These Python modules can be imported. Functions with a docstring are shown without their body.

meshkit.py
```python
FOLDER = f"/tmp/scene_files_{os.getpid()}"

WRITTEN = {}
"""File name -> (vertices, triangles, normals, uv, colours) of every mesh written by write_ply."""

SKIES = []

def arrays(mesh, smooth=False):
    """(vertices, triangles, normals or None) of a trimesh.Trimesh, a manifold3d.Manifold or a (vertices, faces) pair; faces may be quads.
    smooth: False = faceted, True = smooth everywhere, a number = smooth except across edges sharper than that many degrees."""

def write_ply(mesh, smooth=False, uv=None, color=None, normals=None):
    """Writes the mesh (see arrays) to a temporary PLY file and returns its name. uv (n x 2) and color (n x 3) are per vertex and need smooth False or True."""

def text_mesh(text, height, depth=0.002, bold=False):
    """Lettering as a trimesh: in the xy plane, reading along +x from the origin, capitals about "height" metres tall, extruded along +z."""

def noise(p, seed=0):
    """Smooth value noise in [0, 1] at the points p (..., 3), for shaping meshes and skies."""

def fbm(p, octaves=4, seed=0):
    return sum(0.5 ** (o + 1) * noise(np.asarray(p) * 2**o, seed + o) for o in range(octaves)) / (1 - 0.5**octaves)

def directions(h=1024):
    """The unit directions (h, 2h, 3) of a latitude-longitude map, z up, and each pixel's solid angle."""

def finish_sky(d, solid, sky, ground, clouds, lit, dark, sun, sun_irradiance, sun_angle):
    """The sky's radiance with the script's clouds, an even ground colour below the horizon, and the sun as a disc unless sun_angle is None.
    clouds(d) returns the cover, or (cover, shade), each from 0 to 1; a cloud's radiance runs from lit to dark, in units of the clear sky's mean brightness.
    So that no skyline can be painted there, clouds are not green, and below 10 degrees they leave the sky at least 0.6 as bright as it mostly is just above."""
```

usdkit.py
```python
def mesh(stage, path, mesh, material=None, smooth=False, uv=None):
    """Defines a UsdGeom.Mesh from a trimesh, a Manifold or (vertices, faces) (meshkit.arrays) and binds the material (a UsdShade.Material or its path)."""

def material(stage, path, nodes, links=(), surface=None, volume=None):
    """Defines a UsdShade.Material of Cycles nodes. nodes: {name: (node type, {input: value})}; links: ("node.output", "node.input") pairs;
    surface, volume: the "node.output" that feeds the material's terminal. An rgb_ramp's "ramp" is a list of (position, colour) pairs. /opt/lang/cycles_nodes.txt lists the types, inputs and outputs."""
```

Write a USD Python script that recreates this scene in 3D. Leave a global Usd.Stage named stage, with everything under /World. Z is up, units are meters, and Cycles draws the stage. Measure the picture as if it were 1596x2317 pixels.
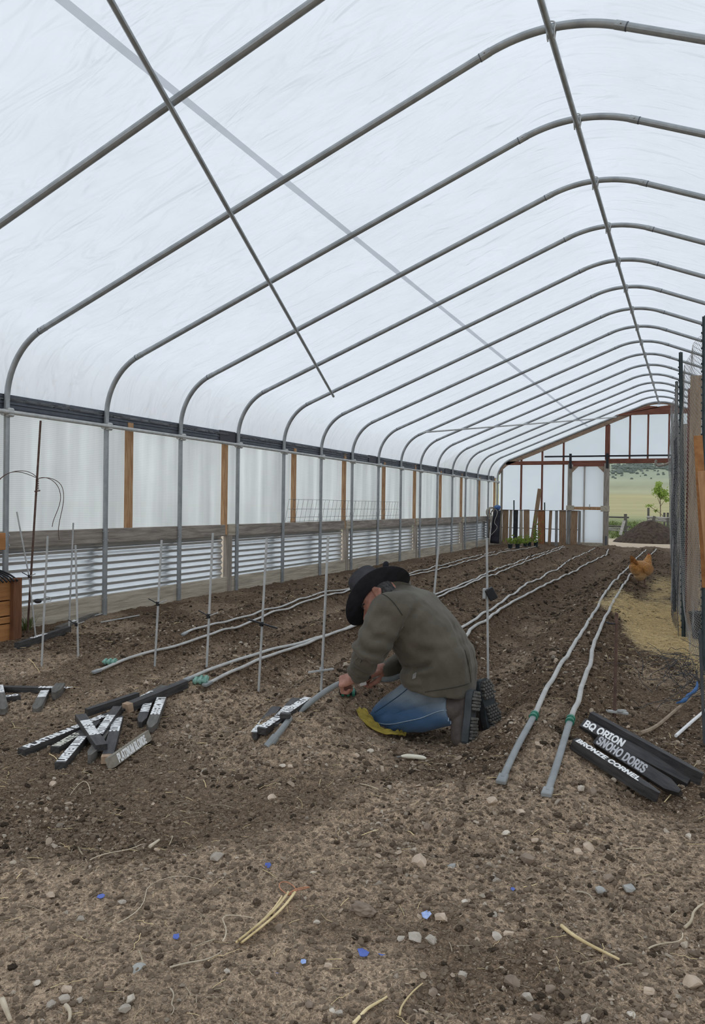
import math, numpy as np, trimesh, usdkit, meshkit
import manifold3d as m3
from pxr import Usd, UsdGeom, UsdLux, UsdShade, Sdf, Gf, Vt
rng = np.random.default_rng(7)
stage = Usd.Stage.CreateInMemory()
UsdGeom.SetStageUpAxis(stage, 'Z'); UsdGeom.SetStageMetersPerUnit(stage, 1.0)
UsdGeom.Xform.Define(stage, '/World'); UsdGeom.Scope.Define(stage, '/World/Looks')

# ---------------------------------------------------------------- camera, sky, exposure
W_, H_ = 1596, 2317
FPX, YAW, PITCH, ROLL = 1785.65, 0.40429, -0.0090, 0.01387
EYE = np.array([0.82781, 0.0, 1.07049])
EXPOSURE = 0.0
SKY_STRENGTH = 1.0
def cam_axes():
    cy, sy = math.cos(YAW), math.sin(YAW)
    f = np.array([-sy*math.cos(PITCH), cy*math.cos(PITCH), math.sin(PITCH)])
    r = np.array([cy, sy, 0.]); u = np.cross(r, f)
    return math.cos(ROLL)*r+math.sin(ROLL)*u, -math.sin(ROLL)*r+math.cos(ROLL)*u, f
R_, U_, F_ = cam_axes()
cam = UsdGeom.Camera.Define(stage, '/World/Camera')
cam.CreateHorizontalApertureAttr(36.0); cam.CreateVerticalApertureAttr(36.0*H_/W_)
cam.CreateFocalLengthAttr(36.0*FPX/W_); cam.CreateClippingRangeAttr(Gf.Vec2f(0.05, 20000))
cam.CreateExposureAttr(EXPOSURE)
_m = np.eye(4); _m[0, :3], _m[1, :3], _m[2, :3], _m[3, :3] = R_, U_, -F_, EYE
cam.AddTransformOp().Set(Gf.Matrix4d(_m.tolist()))
dome = UsdLux.DomeLight.Define(stage, '/World/Sky')
dome.CreateIntensityAttr(1.0)
# overcast sky: brighter towards the zenith, faint soft clouds
sky_mat = usdkit.material(stage, '/World/Looks/overcast_sky', {
    'tc': ('texture_coordinate', {}), 'sep': ('separate_xyz', {}),
    'ramp': ('rgb_ramp', {'ramp': [(0.0, (.84, .88, .93)), (.12, (.84, .885, .94)), (.5, (.86, .92, .99)), (1.0, (.95, 1.0, 1.06))]}),
    'n': ('noise_texture', {'scale': 2.2, 'detail': 5., 'roughness': .55}),
    'nr': ('map_range', {'from_min': .3, 'from_max': .7, 'to_min': .90, 'to_max': 1.08}),
    'mul': ('mix', {'mix_type': 'multiply', 'fac': 1.0}),
    'bg': ('background_shader', {'strength': SKY_STRENGTH})},
    [('tc.generated', 'sep.vector'), ('sep.z', 'ramp.fac'), ('tc.generated', 'n.vector'), ('n.fac', 'nr.value'),
     ('ramp.color', 'mul.color1'), ('nr.result', 'mul.color2'), ('mul.color', 'bg.color')], surface='bg.background')
UsdShade.MaterialBindingAPI.Apply(dome.GetPrim()).Bind(sky_mat)

# ---------------------------------------------------------------- picture -> place
def ray(px, py): return F_ + R_*((px-W_/2)/FPX) - U_*((py-H_/2)/FPX)
def at(px, py, depth): return EYE + ray(px, py)*depth
def atx(px, py, x): d = ray(px, py); return EYE + d*((x-EYE[0])/d[0])
def aty(px, py, y): d = ray(px, py); return EYE + d*((y-EYE[1])/d[1])
def depth_of(p): return float((np.asarray(p)-EYE) @ F_)

# ---------------------------------------------------------------- ground
ROWS = [([3.4, 5, 8, 12, 20, 23], [-2.42, -2.55, -2.82, -2.85, -2.93, -2.93]),
        ([3.4, 5, 8, 12, 16, 23], [-1.65, -1.68, -1.70, -1.80, -2.0, -2.1]),
        ([2.8, 4, 6.5, 9, 12, 23], [-.74, -.86, -.84, -.95, -1.0, -1.15]),
        ([2.7, 4, 6.5, 10, 14, 23], [.31, .25, .10, -.02, -.06, -.08])]
def sstep(a, b, x): t = np.clip((x-a)/(b-a), 0, 1); return t*t*(3-2*t)
def bump2(x, y, cx, cy, r, h): return h*np.exp(-((x-cx)**2+(y-cy)**2)/r**2)
def beds(x, y):
    h = np.zeros_like(x)
    for (ys, xs), y0 in zip(ROWS, (3.5, 3.3, 2.9, 2.75)):
        c = np.interp(y, ys, xs)
        h = np.maximum(h, np.exp(-(np.abs(x-c)/.29)**2.6)*sstep(y0-.5, y0+.9, y))
    return h*sstep(23.2, 22.3, y)
def gsmooth(x, y):
    b = beds(x, y)
    z = .19*b*(1-.6*sstep(7, 20, y)) + .02*sstep(.95, 0, np.abs(x+.3))*sstep(3.5, 2.5, y)
    z = z + bump2(x, y, -.62, 2.95, .33, .07) - bump2(x, y, -1.12, 3.35, .22, .06)     # hump and hollow before the third bed
    z = z - bump2(x, y, -.25, 3.72, .38, .045) - bump2(x, y, -3.4, 5.6, .7, .03)        # trodden furrow under the kneeling man
    z = z - .03*sstep(-3.6, -4.3, x)
    return z
def G(x, y, fine=True):
    x = np.atleast_1d(np.asarray(x, float)); y = np.atleast_1d(np.asarray(y, float))
    b = beds(x, y); z = gsmooth(x, y)
    p = np.stack([x, y, np.zeros_like(x)], -1)
    z = z + .035*(meshkit.fbm(p*1.7, 3, 3)-.5)
    if fine:
        rough = .35+.65*np.clip(b*1.3+.6*sstep(.50, .68, meshkit.noise(p*2.1+9, 4)), 0, 1)
        c = meshkit.noise(p*13+3, 11); c2 = meshkit.noise(p*30+1, 12); c3 = meshkit.noise(p*66+1, 13)
        z = z + rough*(.040*(c-.5)+.022*(c2-.5)) + (.005+.007*rough)*(c3-.5)
    return z
def gz(x, y): return float(G(x, y)[0])
def on(px, py, dz=0.0):
    """where the sight line through a pixel meets the soil (dz above it)"""
    d = ray(px, py); t = np.geomspace(1.2, 40, 1500)
    P = EYE + d*t[:, None]; below = P[:, 2] < G(P[:, 0], P[:, 1], False)+dz
    k = int(np.argmax(below)) if below.any() else len(t)-1
    t = np.linspace(t[max(k-1, 0)], t[k], 40); P = EYE + d*t[:, None]
    below = P[:, 2] < G(P[:, 0], P[:, 1], False)+dz; k = int(np.argmax(below)) if below.any() else 39
    return P[k]

# ---------------------------------------------------------------- prims
USED = {}
def fresh(parent, name):
    k = USED.get((parent, name), 0); USED[(parent, name)] = k+1
    return f'{parent}/{name}' if k == 0 else f'{parent}/{name}_{k:03d}'
def P_(o): return '/World' if o is None else str(o.GetPath())
def tag(o, label=None, cat=None, group=None, kind=None):
    for k, v in (('label', label), ('category', cat), ('group', group), ('kind', kind)):
        if v: o.SetCustomDataByKey(k, v)
    return o
def obj(name, mesh, mat, parent=None, smooth=30, label=None, cat=None, group=None, kind=None, color=None):
    m = usdkit.mesh(stage, fresh(P_(parent), name), mesh, mat, smooth)
    if color is not None:
        UsdGeom.PrimvarsAPI(m).CreatePrimvar('soil', Sdf.ValueTypeNames.Color3fArray, 'vertex').Set(Vt.Vec3fArray.FromNumpy(np.asarray(color, np.float32)))
    return tag(m.GetPrim(), label, cat, group, kind)
def thing(name, label=None, cat=None, loc=(0, 0, 0), R=None, group=None, kind=None, parent=None):
    x = UsdGeom.Xform.Define(stage, fresh(P_(parent), name))
    m = np.eye(4)
    if R is not None: m[:3, :3] = np.asarray(R).T
    m[3, :3] = loc
    x.AddTransformOp().Set(Gf.Matrix4d(m.tolist()))
    return tag(x.GetPrim(), label, cat, group, kind)
def dup(root, label=None, loc=(0, 0, 0), R=None, group=None):
    d = root.GetCustomData(); nm = root.GetName()
    while nm[-4:-3] == '_' and nm[-3:].isdigit(): nm = nm[:-4]
    o = thing(nm, label or d.get('label'), d.get('category'), loc, R, group or d.get('group'), d.get('kind'))
    o.GetReferences().AddInternalReference(root.GetPath()); o.SetInstanceable(True)
    return o
def rz(a): c, s = math.cos(a), math.sin(a); return np.array([[c, -s, 0], [s, c, 0], [0, 0, 1.]])
def rx(a): c, s = math.cos(a), math.sin(a); return np.array([[1, 0, 0], [0, c, -s], [0, s, c.real]])
def unit(v): v = np.asarray(v, float); return v/np.linalg.norm(v)
def frame(x, up=(0, 0, 1)):
    x = unit(x); y = np.cross(up, x); y = unit(y) if np.linalg.norm(y) > 1e-6 else np.array([0, 1., 0]); return np.stack([x, y, np.cross(x, y)], 1)

# ---------------------------------------------------------------- shapes
def cat(*ms):
    ms = [m for m in (ms[0] if len(ms) == 1 and isinstance(ms[0], list) else ms)]
    v, f, n = [], [], 0
    for m in ms:
        mv, mf, _ = meshkit.arrays(m); v.append(mv); f.append(np.asarray(mf)+n); n += len(mv)
    return trimesh.Trimesh(np.vstack(v), np.vstack(f), process=False)
def box(c, s, R=None, b=0.0):
    """box with chamfered edges"""
    s = np.asarray(s, float)/2
    if b > 0:
        b = min(b, .45*s.min()*2)
        pts = [np.array([sx, sy, sz])*s - np.array([(k == i)*0 + (k != i)*0 for k in range(3)]) for i in range(1) for sx in (-1, 1) for sy in (-1, 1) for sz in (-1, 1)]
        pts = []
        for sx in (-1, 1):
            for sy in (-1, 1):
                for sz in (-1, 1):
                    g = np.array([sx, sy, sz])
                    for i in range(3):
                        q = g*s - g*b; q[i] = g[i]*s[i]; pts.append(q)
        m = trimesh.convex.convex_hull(np.array(pts))
    else: m = trimesh.creation.box(2*s)
    v = np.array(m.vertices)
    if R is not None: v = v @ np.asarray(R).T
    return trimesh.Trimesh(v+np.asarray(c, float), m.faces, process=False)
def beam(p0, p1, w, h, up=(0, 0, 1), b=.002):
    """a plank from p0 to p1: w across, h along up"""
    p0, p1 = np.asarray(p0, float), np.asarray(p1, float)
    return box((p0+p1)/2, (np.linalg.norm(p1-p0), w, h), frame(p1-p0, up), b)
def tube(pts, r, n=8, caps=True, flat=1.0, up0=None):
    """tube swept along a polyline; r may vary; flat squashes it in its own up direction"""
    pts = np.asarray(pts, float); m = len(pts); r = np.broadcast_to(r, m)
    t = np.gradient(pts, axis=0); t /= np.linalg.norm(t, axis=1, keepdims=True)+1e-12
    up = np.array([0, 0, 1.]) if up0 is None else np.asarray(up0, float)
    if abs(t[0] @ up) > .95: up = np.array([1., 0, 0])
    a = np.arange(n)*2*np.pi/n; V = []
    for i in range(m):
        s = unit(np.cross(t[i], up)); u = np.cross(s, t[i])
        if up0 is None: up = u
        V.append(pts[i] + r[i]*(np.cos(a)[:, None]*s + flat*np.sin(a)[:, None]*u))
    V = np.vstack(V); i = np.arange(m-1)[:, None]*n; j = np.arange(n); k = (j+1) % n
    f = np.concatenate([np.stack([i+j, i+k, i+n+k], -1).reshape(-1, 3), np.stack([i+j, i+n+k, i+n+j], -1).reshape(-1, 3)])
    if caps:
        V = np.vstack([V, pts[0], pts[-1]]); c0, c1 = m*n, m*n+1; e = (m-1)*n
        f = np.concatenate([f, np.stack([np.full(n, c0), k, j], 1), np.stack([np.full(n, c1), e+j, e+k], 1)])
    return trimesh.Trimesh(V, f, process=False)
def cyl(p0, p1, r, n=10, r1=None): return tube([p0, p1], [r, r if r1 is None else r1], n)
def spline(pts, n=40, k=3):
    from scipy.interpolate import make_interp_spline
    pts = np.asarray(pts, float); d = np.r_[0, np.cumsum(np.linalg.norm(np.diff(pts, axis=0), axis=1))]
    s = make_interp_spline(d, pts, k=min(k, len(pts)-1)); return s(np.linspace(0, d[-1], n))
def lumpy(r=1.0, seed=0, amp=.25, sub=1, sq=(1, 1, 1), freq=1.3):
    m = trimesh.creation.icosphere(subdivisions=sub); v = np.array(m.vertices)
    v = v*(1+amp*2*(meshkit.fbm(v*freq+seed*7.3, 3, seed)-.5))[:, None]*np.asarray(sq)*r
    return trimesh.Trimesh(v, m.faces, process=False)
def prism(poly, p0, p1, up=(0, 0, 1)):
    """a closed outline (local y, z) swept straight from p0 to p1"""
    poly = np.asarray(poly, float); R = frame(np.asarray(p1)-np.asarray(p0), up); n = len(poly)
    a = np.asarray(p0)+poly @ R[:, 1:].T; b = np.asarray(p1)+poly @ R[:, 1:].T
    import shapely
    tri = trimesh.creation.triangulate_polygon(shapely.Polygon(poly), engine='earcut')
    i = np.arange(n); k = (i+1) % n
    side = np.concatenate([np.stack([i, k, n+k], 1), np.stack([i, n+k, n+i], 1)])
    f = np.concatenate([side, tri[1][:, ::-1], tri[1]+n]) if len(tri[0]) == n else side
    m = trimesh.Trimesh(np.vstack([a, b]), f, process=False); return m
def grid_mesh(V):
    a, b = V.shape[:2]; i = np.arange(a-1)[:, None]*b+np.arange(b-1)
    return trimesh.Trimesh(V.reshape(-1, 3), np.concatenate([np.stack([i, i+b, i+b+1], -1).reshape(-1, 3), np.stack([i, i+b+1, i+1], -1).reshape(-1, 3)]), process=False)

# ---------------------------------------------------------------- looks
def mat(name, c1, c2=None, scale=6., stretch=(1, 1, 1), rough=.7, metal=0., bump=.0, bscale=None, spec=.3, detail=5., vary=0., sheen=0., lo=.35, hi=.65, obj_space=True, dist=.02):
    c2 = c2 or c1
    nodes = {'tc': ('texture_coordinate', {}), 'map': ('mapping', {'scale': stretch}),
             'n': ('noise_texture', {'scale': scale, 'detail': detail, 'roughness': .6}),
             'r': ('rgb_ramp', {'ramp': [(lo, c1), (hi, c2)]}),
             'p': ('principled_bsdf', {'roughness': rough, 'metallic': metal, 'specular_ior_level': spec, 'sheen_weight': sheen})}
    links = [('tc.object', 'map.vector'), ('map.vector', 'n.vector'), ('n.fac', 'r.fac')]
    out = 'r.color'
    if vary:
        nodes['oi'] = ('object_info', {}); nodes['vr'] = ('map_range', {'to_min': 1-vary, 'to_max': 1+vary}); nodes['vm'] = ('hsv', {})
        links += [('oi.random', 'vr.value'), ('vr.result', 'vm.value'), (out, 'vm.color')]; out = 'vm.color'
    links.append((out, 'p.base_color'))
    if bump:
        nodes['n2'] = ('noise_texture', {'scale': bscale or scale*3, 'detail': 4., 'roughness': .6}); nodes['b'] = ('bump', {'strength': bump, 'distance': dist})
        links += [('map.vector', 'n2.vector'), ('n2.fac', 'b.height'), ('b.normal', 'p.normal')]
    return usdkit.material(stage, f'/World/Looks/{name}', nodes, links, surface='p.BSDF')
galv = mat('galvanized_tube', (.29, .31, .32), (.39, .41, .42), 9., (1, 1, 1), .42, .55, .05, spec=.5)
galv_light = mat('galvanized_rail', (.42, .43, .42), (.56, .56, .54), 14., (1, 1, 1), .5, .45, .05)
corr = mat('corrugated_steel', (.74, .76, .76), (.82, .84, .84), 25., (1, .3, 1), .25, .9, .0)
dark_al = mat('dark_aluminium', (.085, .095, .115), (.115, .125, .145), 10., (1, 1, 1), .45, .3)
cap_m = mat('dark_cap', (.05, .05, .06), None, rough=.5)
cedar = mat('cedar_stud', (.32, .165, .075), (.54, .34, .19), 5., (9, 9, .9), .75, bump=.25, vary=.12)
greywood_y = mat('weathered_plank', (.20, .175, .15), (.40, .35, .30), 4., (6, .7, 9), .8, bump=.3, vary=.08)
greywood_z = mat('weathered_post', (.22, .19, .155), (.38, .33, .28), 4., (8, 8, .8), .8, bump=.3, vary=.12)
basewood = mat('pale_plank', (.33, .29, .225), (.56, .50, .40), 4., (6, .6, 9), .82, bump=.3)
redwood_z = mat('red_stud', (.13, .045, .03), (.21, .085, .055), 5., (9, 9, .9), .7, bump=.2)
redwood_x = mat('red_beam', (.13, .045, .03), (.22, .09, .055), 5., (.9, 9, 9), .7, bump=.2)
archwood = mat('arch_wood', (.20, .13, .09), (.32, .23, .16), 4., (2, 9, 5), .75, bump=.2)
orange_y = mat('orange_board', (.30, .13, .045), (.43, .205, .075), 3., (5, .7, 6), .7, bump=.2, vary=.08)
black_m = mat('black_plastic', (.012, .013, .015), (.02, .02, .022), rough=.45)

def soil_mat():
    return usdkit.material(stage, '/World/Looks/soil', {
        'at': ('attribute', {'attribute': 'soil'}), 'g': ('geometry', {}),
        'n': ('noise_texture', {'scale': 38., 'detail': 5., 'roughness': .75}), 'nr': ('map_range', {'from_min': .3, 'from_max': .72, 'to_min': .45, 'to_max': 1.5}),
        'dn': ('noise_texture', {'scale': 70., 'detail': 0.}), 'dm': ('mix', {'mix_type': 'linear_light', 'fac': .012}),
        'v': ('voronoi_texture', {'scale': 300., 'feature': 'f1'}), 'v2': ('voronoi_texture', {'scale': 120., 'feature': 'f1'}),
        'w': ('white_noise_texture', {}), 'wr': ('map_range', {'to_min': .62, 'to_max': 1.45}), 'w2': ('white_noise_texture', {}), 'wr2': ('map_range', {'to_min': .72, 'to_max': 1.28}),
        'wl': ('math', {'math_type': 'greater_than', 'value2': .965}), 'm': ('mix', {'mix_type': 'multiply', 'fac': 1.0}), 'm2': ('mix', {'mix_type': 'multiply', 'fac': 1.0}), 'm3': ('mix', {'mix_type': 'multiply', 'fac': 1.0}), 'fl': ('mix', {'color2': (.42, .35, .26)}),
        'n2': ('noise_texture', {'scale': 130., 'detail': 3., 'roughness': .8}), 
        'b': ('bump', {'strength': 1.0, 'distance': .010}), 'p': ('principled_bsdf', {'roughness': .97, 'specular_ior_level': .08})},
        [('g.position', 'n.vector'), ('n.fac', 'nr.value'), ('g.position', 'dn.vector'), ('g.position', 'dm.color1'), ('dn.color', 'dm.color2'), ('dm.color', 'v.vector'), ('dm.color', 'v2.vector'),
         ('v.color', 'w.vector'), ('w.value', 'wr.value'), ('v2.color', 'w2.vector'), ('w2.value', 'wr2.value'), ('at.color', 'm.color1'), ('nr.result', 'm.color2'), ('m.color', 'm2.color1'), ('wr.result', 'm2.color2'), ('m2.color', 'm3.color1'), ('wr2.result', 'm3.color2'),
         ('w.value', 'wl.value1'), ('wl.value', 'fl.fac'), ('m3.color', 'fl.color1'), ('fl.color', 'p.base_color'),
         ('g.position', 'n2.vector'), ('n2.fac', 'b.height'), ('b.normal', 'p.normal')], surface='p.BSDF')
soil_m = soil_mat()
DRY, MOIST, STRAWC = np.array([.385, .285, .198]), np.array([.140, .096, .063]), np.array([.80, .62, .34])
def straw_zone(x, y):
    p = np.stack([x, y, np.zeros_like(x)], -1); n = meshkit.fbm(p*np.array([2.4, 1.6, 1])+2, 3, 5)
    near = y-(7.35-(x-.17)*2.6)+1.2*(n-.5); k = sstep(-.1, .55, near)*sstep(.02, .25, x+.25*(n-.5))*(sstep(9.6, 8.4, y+1.5*(n-.5))+.55*sstep(.40, .58, n)*sstep(.25, .5, x)*sstep(15, 11, y))
    return np.clip(k, 0, 1)
def soil_color(x, y):
    p = np.stack([x, y, np.zeros_like(x)], -1); b = beds(x, y)
    n = meshkit.fbm(p*1.3+4, 4, 21); n2 = meshkit.fbm(p*3.1+8, 3, 22)
    m = np.clip(1.3*sstep(.1, .7, b)*sstep(2.9, 4.4, y+.8*(n2-.5)) + 1.0*sstep(.46, .57, n)*(.7+.3*sstep(1.2, 2.6, y)) + (.35+.5*sstep(5, 9, y))*sstep(3.6, 4.6, y), 0, 1)
    m = np.clip(m - bump2(x, y, -.7, 2.9, .5, .6) - bump2(x, y, -1.9, 3.3, .8, .45), 0, 1)[:, None]
    c = DRY*(1-m) + MOIST*m; c = c*(.8+.4*n2)[:, None]
    s = straw_zone(x, y)[:, None]
    return c*(1-s*.9) + STRAWC*s*.9
xs = np.unique(np.concatenate([np.arange(-4.44, -1.3, .016), np.arange(-1.3, 1.9, .0105), np.arange(1.9, 4.45, .08)]))
ys = [-1.4]
while ys[-1] < 23.25: ys.append(ys[-1] + (.05 if ys[-1] < .9 else max(.0095, .0052*ys[-1])))
X, Y = np.meshgrid(xs, np.array(ys)); xf, yf = X.ravel(), Y.ravel()
V = np.stack([xf, yf, G(xf, yf)], -1).reshape(*X.shape, 3)
g = grid_mesh(V); g.faces = g.faces[:, ::-1]
obj('floor', g, soil_m, smooth=True, kind='structure', label='bare brown soil floor raked into long raised beds', color=soil_color(xf, yf))

# ---------------------------------------------------------------- tunnel frame
SP, Y0 = 1.2192, 4.9128
def HY(k): return Y0+SP*k
HWALL, ZB, RB, SL, RR = 4.42, 1.8987, .61035, .38125, 1.0926
YEND = 23.20
def profile(off=0.0, nb=14, nr=18, base=0.0):
    """left half of the hoop from the ground to the ridge, as parts; off moves it outward"""
    a = np.linspace(0, np.pi/2-SL, nb); rb = RB+off
    arc = np.stack([-HWALL+RB-rb*np.cos(a), ZB+rb*np.sin(a)], 1)
    e0 = np.array([-HWALL+RB*(1-math.sin(SL)), ZB+RB*math.cos(SL)])
    xs_ = -RR*math.sin(SL); zs = e0[1]+(xs_-e0[0])*math.tan(SL); zc = zs-RR*math.cos(SL)
    t = np.linspace(-SL, 0, nr); top = np.stack([(RR+off)*np.sin(t), zc+(RR+off)*np.cos(t)], 1)
    post = np.array([[-HWALL-off, base], [-HWALL-off, ZB]])
    return post, arc, np.stack([arc[-1], top[0]]), top
post, arc, raft, top = profile(base=-.25)
ZTOP = top[-1, 1]; ELB = arc[-1]
TR = .0245
def y3(p, y=0.0): return np.column_stack([p[:, 0], np.full(len(p), y), p[:, 1]])
ordinal = ['nearest', 'second', 'third', 'fourth', 'fifth', 'sixth', 'seventh', 'eighth', 'ninth', 'tenth', 'eleventh', 'twelfth', 'thirteenth', 'fourteenth', 'fifteenth', 'sixteenth', 'seventeenth']
def make_hoop():
    t = thing('hoop', 'steel hoop nearest the camera, crossing the top left corner', 'hoop', (0, HY(-1), 0), group='steel hoops of the tunnel')
    full = np.vstack([top, top[-2::-1]*[-1, 1]])
    for s in (1, -1):
        q = np.array([s, 1])
        obj('post', tube(y3(post*q), TR, 12), galv, t)
        obj('eave_bend', tube(y3(arc*q), TR*1.0, 12), galv, t)
        obj('rafter', tube(y3(raft*q), TR, 12), galv, t)
        for p in (ELB, raft[1]):                                  # swaged joint with its bolt
            d = unit(raft[1]-raft[0]); n = np.array([-d[1], d[0]])
            a = p-d*.035; b = p+d*.035
            obj('splice_sleeve', tube(y3(np.array([a, b])*q), TR*1.08, 12), galv, t); obj('joint_ring', tube(y3(np.array([a-d*.004, a+d*.003])*q), TR*1.12, 12), dark_al, t)
            m = cyl(np.array([p[0]*s, -.037, p[1]]), np.array([p[0]*s, .037, p[1]]), .006, 6)
            obj('bolt', m, galv_light, t)
        for z in (.775, .69, 0.12):
            obj('bolt', cat(cyl((-HWALL*s-.0*s, -.03, z), (-HWALL*s, .045, z), .005, 6), cyl((-HWALL*s, .028, z), (-HWALL*s, .036, z), .011, 6)), galv_light, t)
        obj('rail_clamp', cat(cyl((-HWALL*s, -.045, 1.80), (-HWALL*s, .045, 1.80), .03, 12), box((-HWALL*s+.035*s, 0, 1.80), (.05, .07, .075), b=.012)), galv_light, t)
    obj('ridge_bend', tube(y3(full), TR, 12), galv, t)
    band = []
    for yy in (-.022, .022):
        w = []
        for a in np.linspace(-.2*np.pi, 1.2*np.pi, 12): w.append((.03*np.cos(a), yy, ZTOP+.027*np.sin(a)))
        w = [(-.02, yy*.4, ZTOP-.075)]+w[::-1]+[(.02, yy*.4, ZTOP-.075)]
        band.append(tube(w, .0045, 6))
    obj('ridge_clamp', cat(band), galv_light, t)
    return t
hoop = make_hoop()
where = ['', ' with its post at the left edge of the photo', ' its post just left of the first stud', '', '', ' where the near diagonal brace ends', '', '', '', ' where the far diagonal brace starts', '', '', '', '', '', ' next to last before the end wall', '']
for k in range(0, 15):
    dup(hoop, f'steel hoop, {ordinal[k+1]} from the camera{where[k+1]}', (0, HY(k), 0))
dup(hoop, 'galvanized steel hoop fixed along the wooden end wall', (0, YEND-.09, 0))
# pipes along the tunnel
zr = ZTOP-TR-.022
obj('ridge_purlin', tube([(0, -1.3, zr), (0, 10, zr), (0, YEND-.05, zr)], .02, 12), galv, label='long grey ridge pipe running under the tops of all hoops', cat='pipe')
for s, l in ((-1, 'light galvanized side rail pipe along the left wall'), (1, 'light galvanized side rail pipe along the right wall')):
    obj('side_rail', tube([(s*(HWALL-.047), -1.3, 1.80), (s*(HWALL-.047), YEND-.05, 1.80)], .019, 12), galv_light, label=l, cat='pipe')
nr_ = np.array([math.sin(SL), 0, -math.cos(SL)])
def onraft(px, py, off=.045):
    n = nr_; d = ray(px, py); p0 = np.array([ELB[0], 0, ELB[1]])+n*off
    return EYE+d*(((p0-EYE)@n)/(d@n))
a, b = onraft(250, 0), onraft(755, 897)
obj('wind_brace', tube([b+(b-a)*-1.30, b], .0165, 10), galv, label='thin diagonal brace pipe crossing the near hoops at the upper left', cat='brace')
a, b = onraft(960, 978, .04), onraft(1395, 944, .04)
obj('wind_brace', tube([a, b], .0165, 10), galv_light, label='thin pale diagonal brace pipe crossing the far hoops to the end wall', cat='brace')

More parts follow.
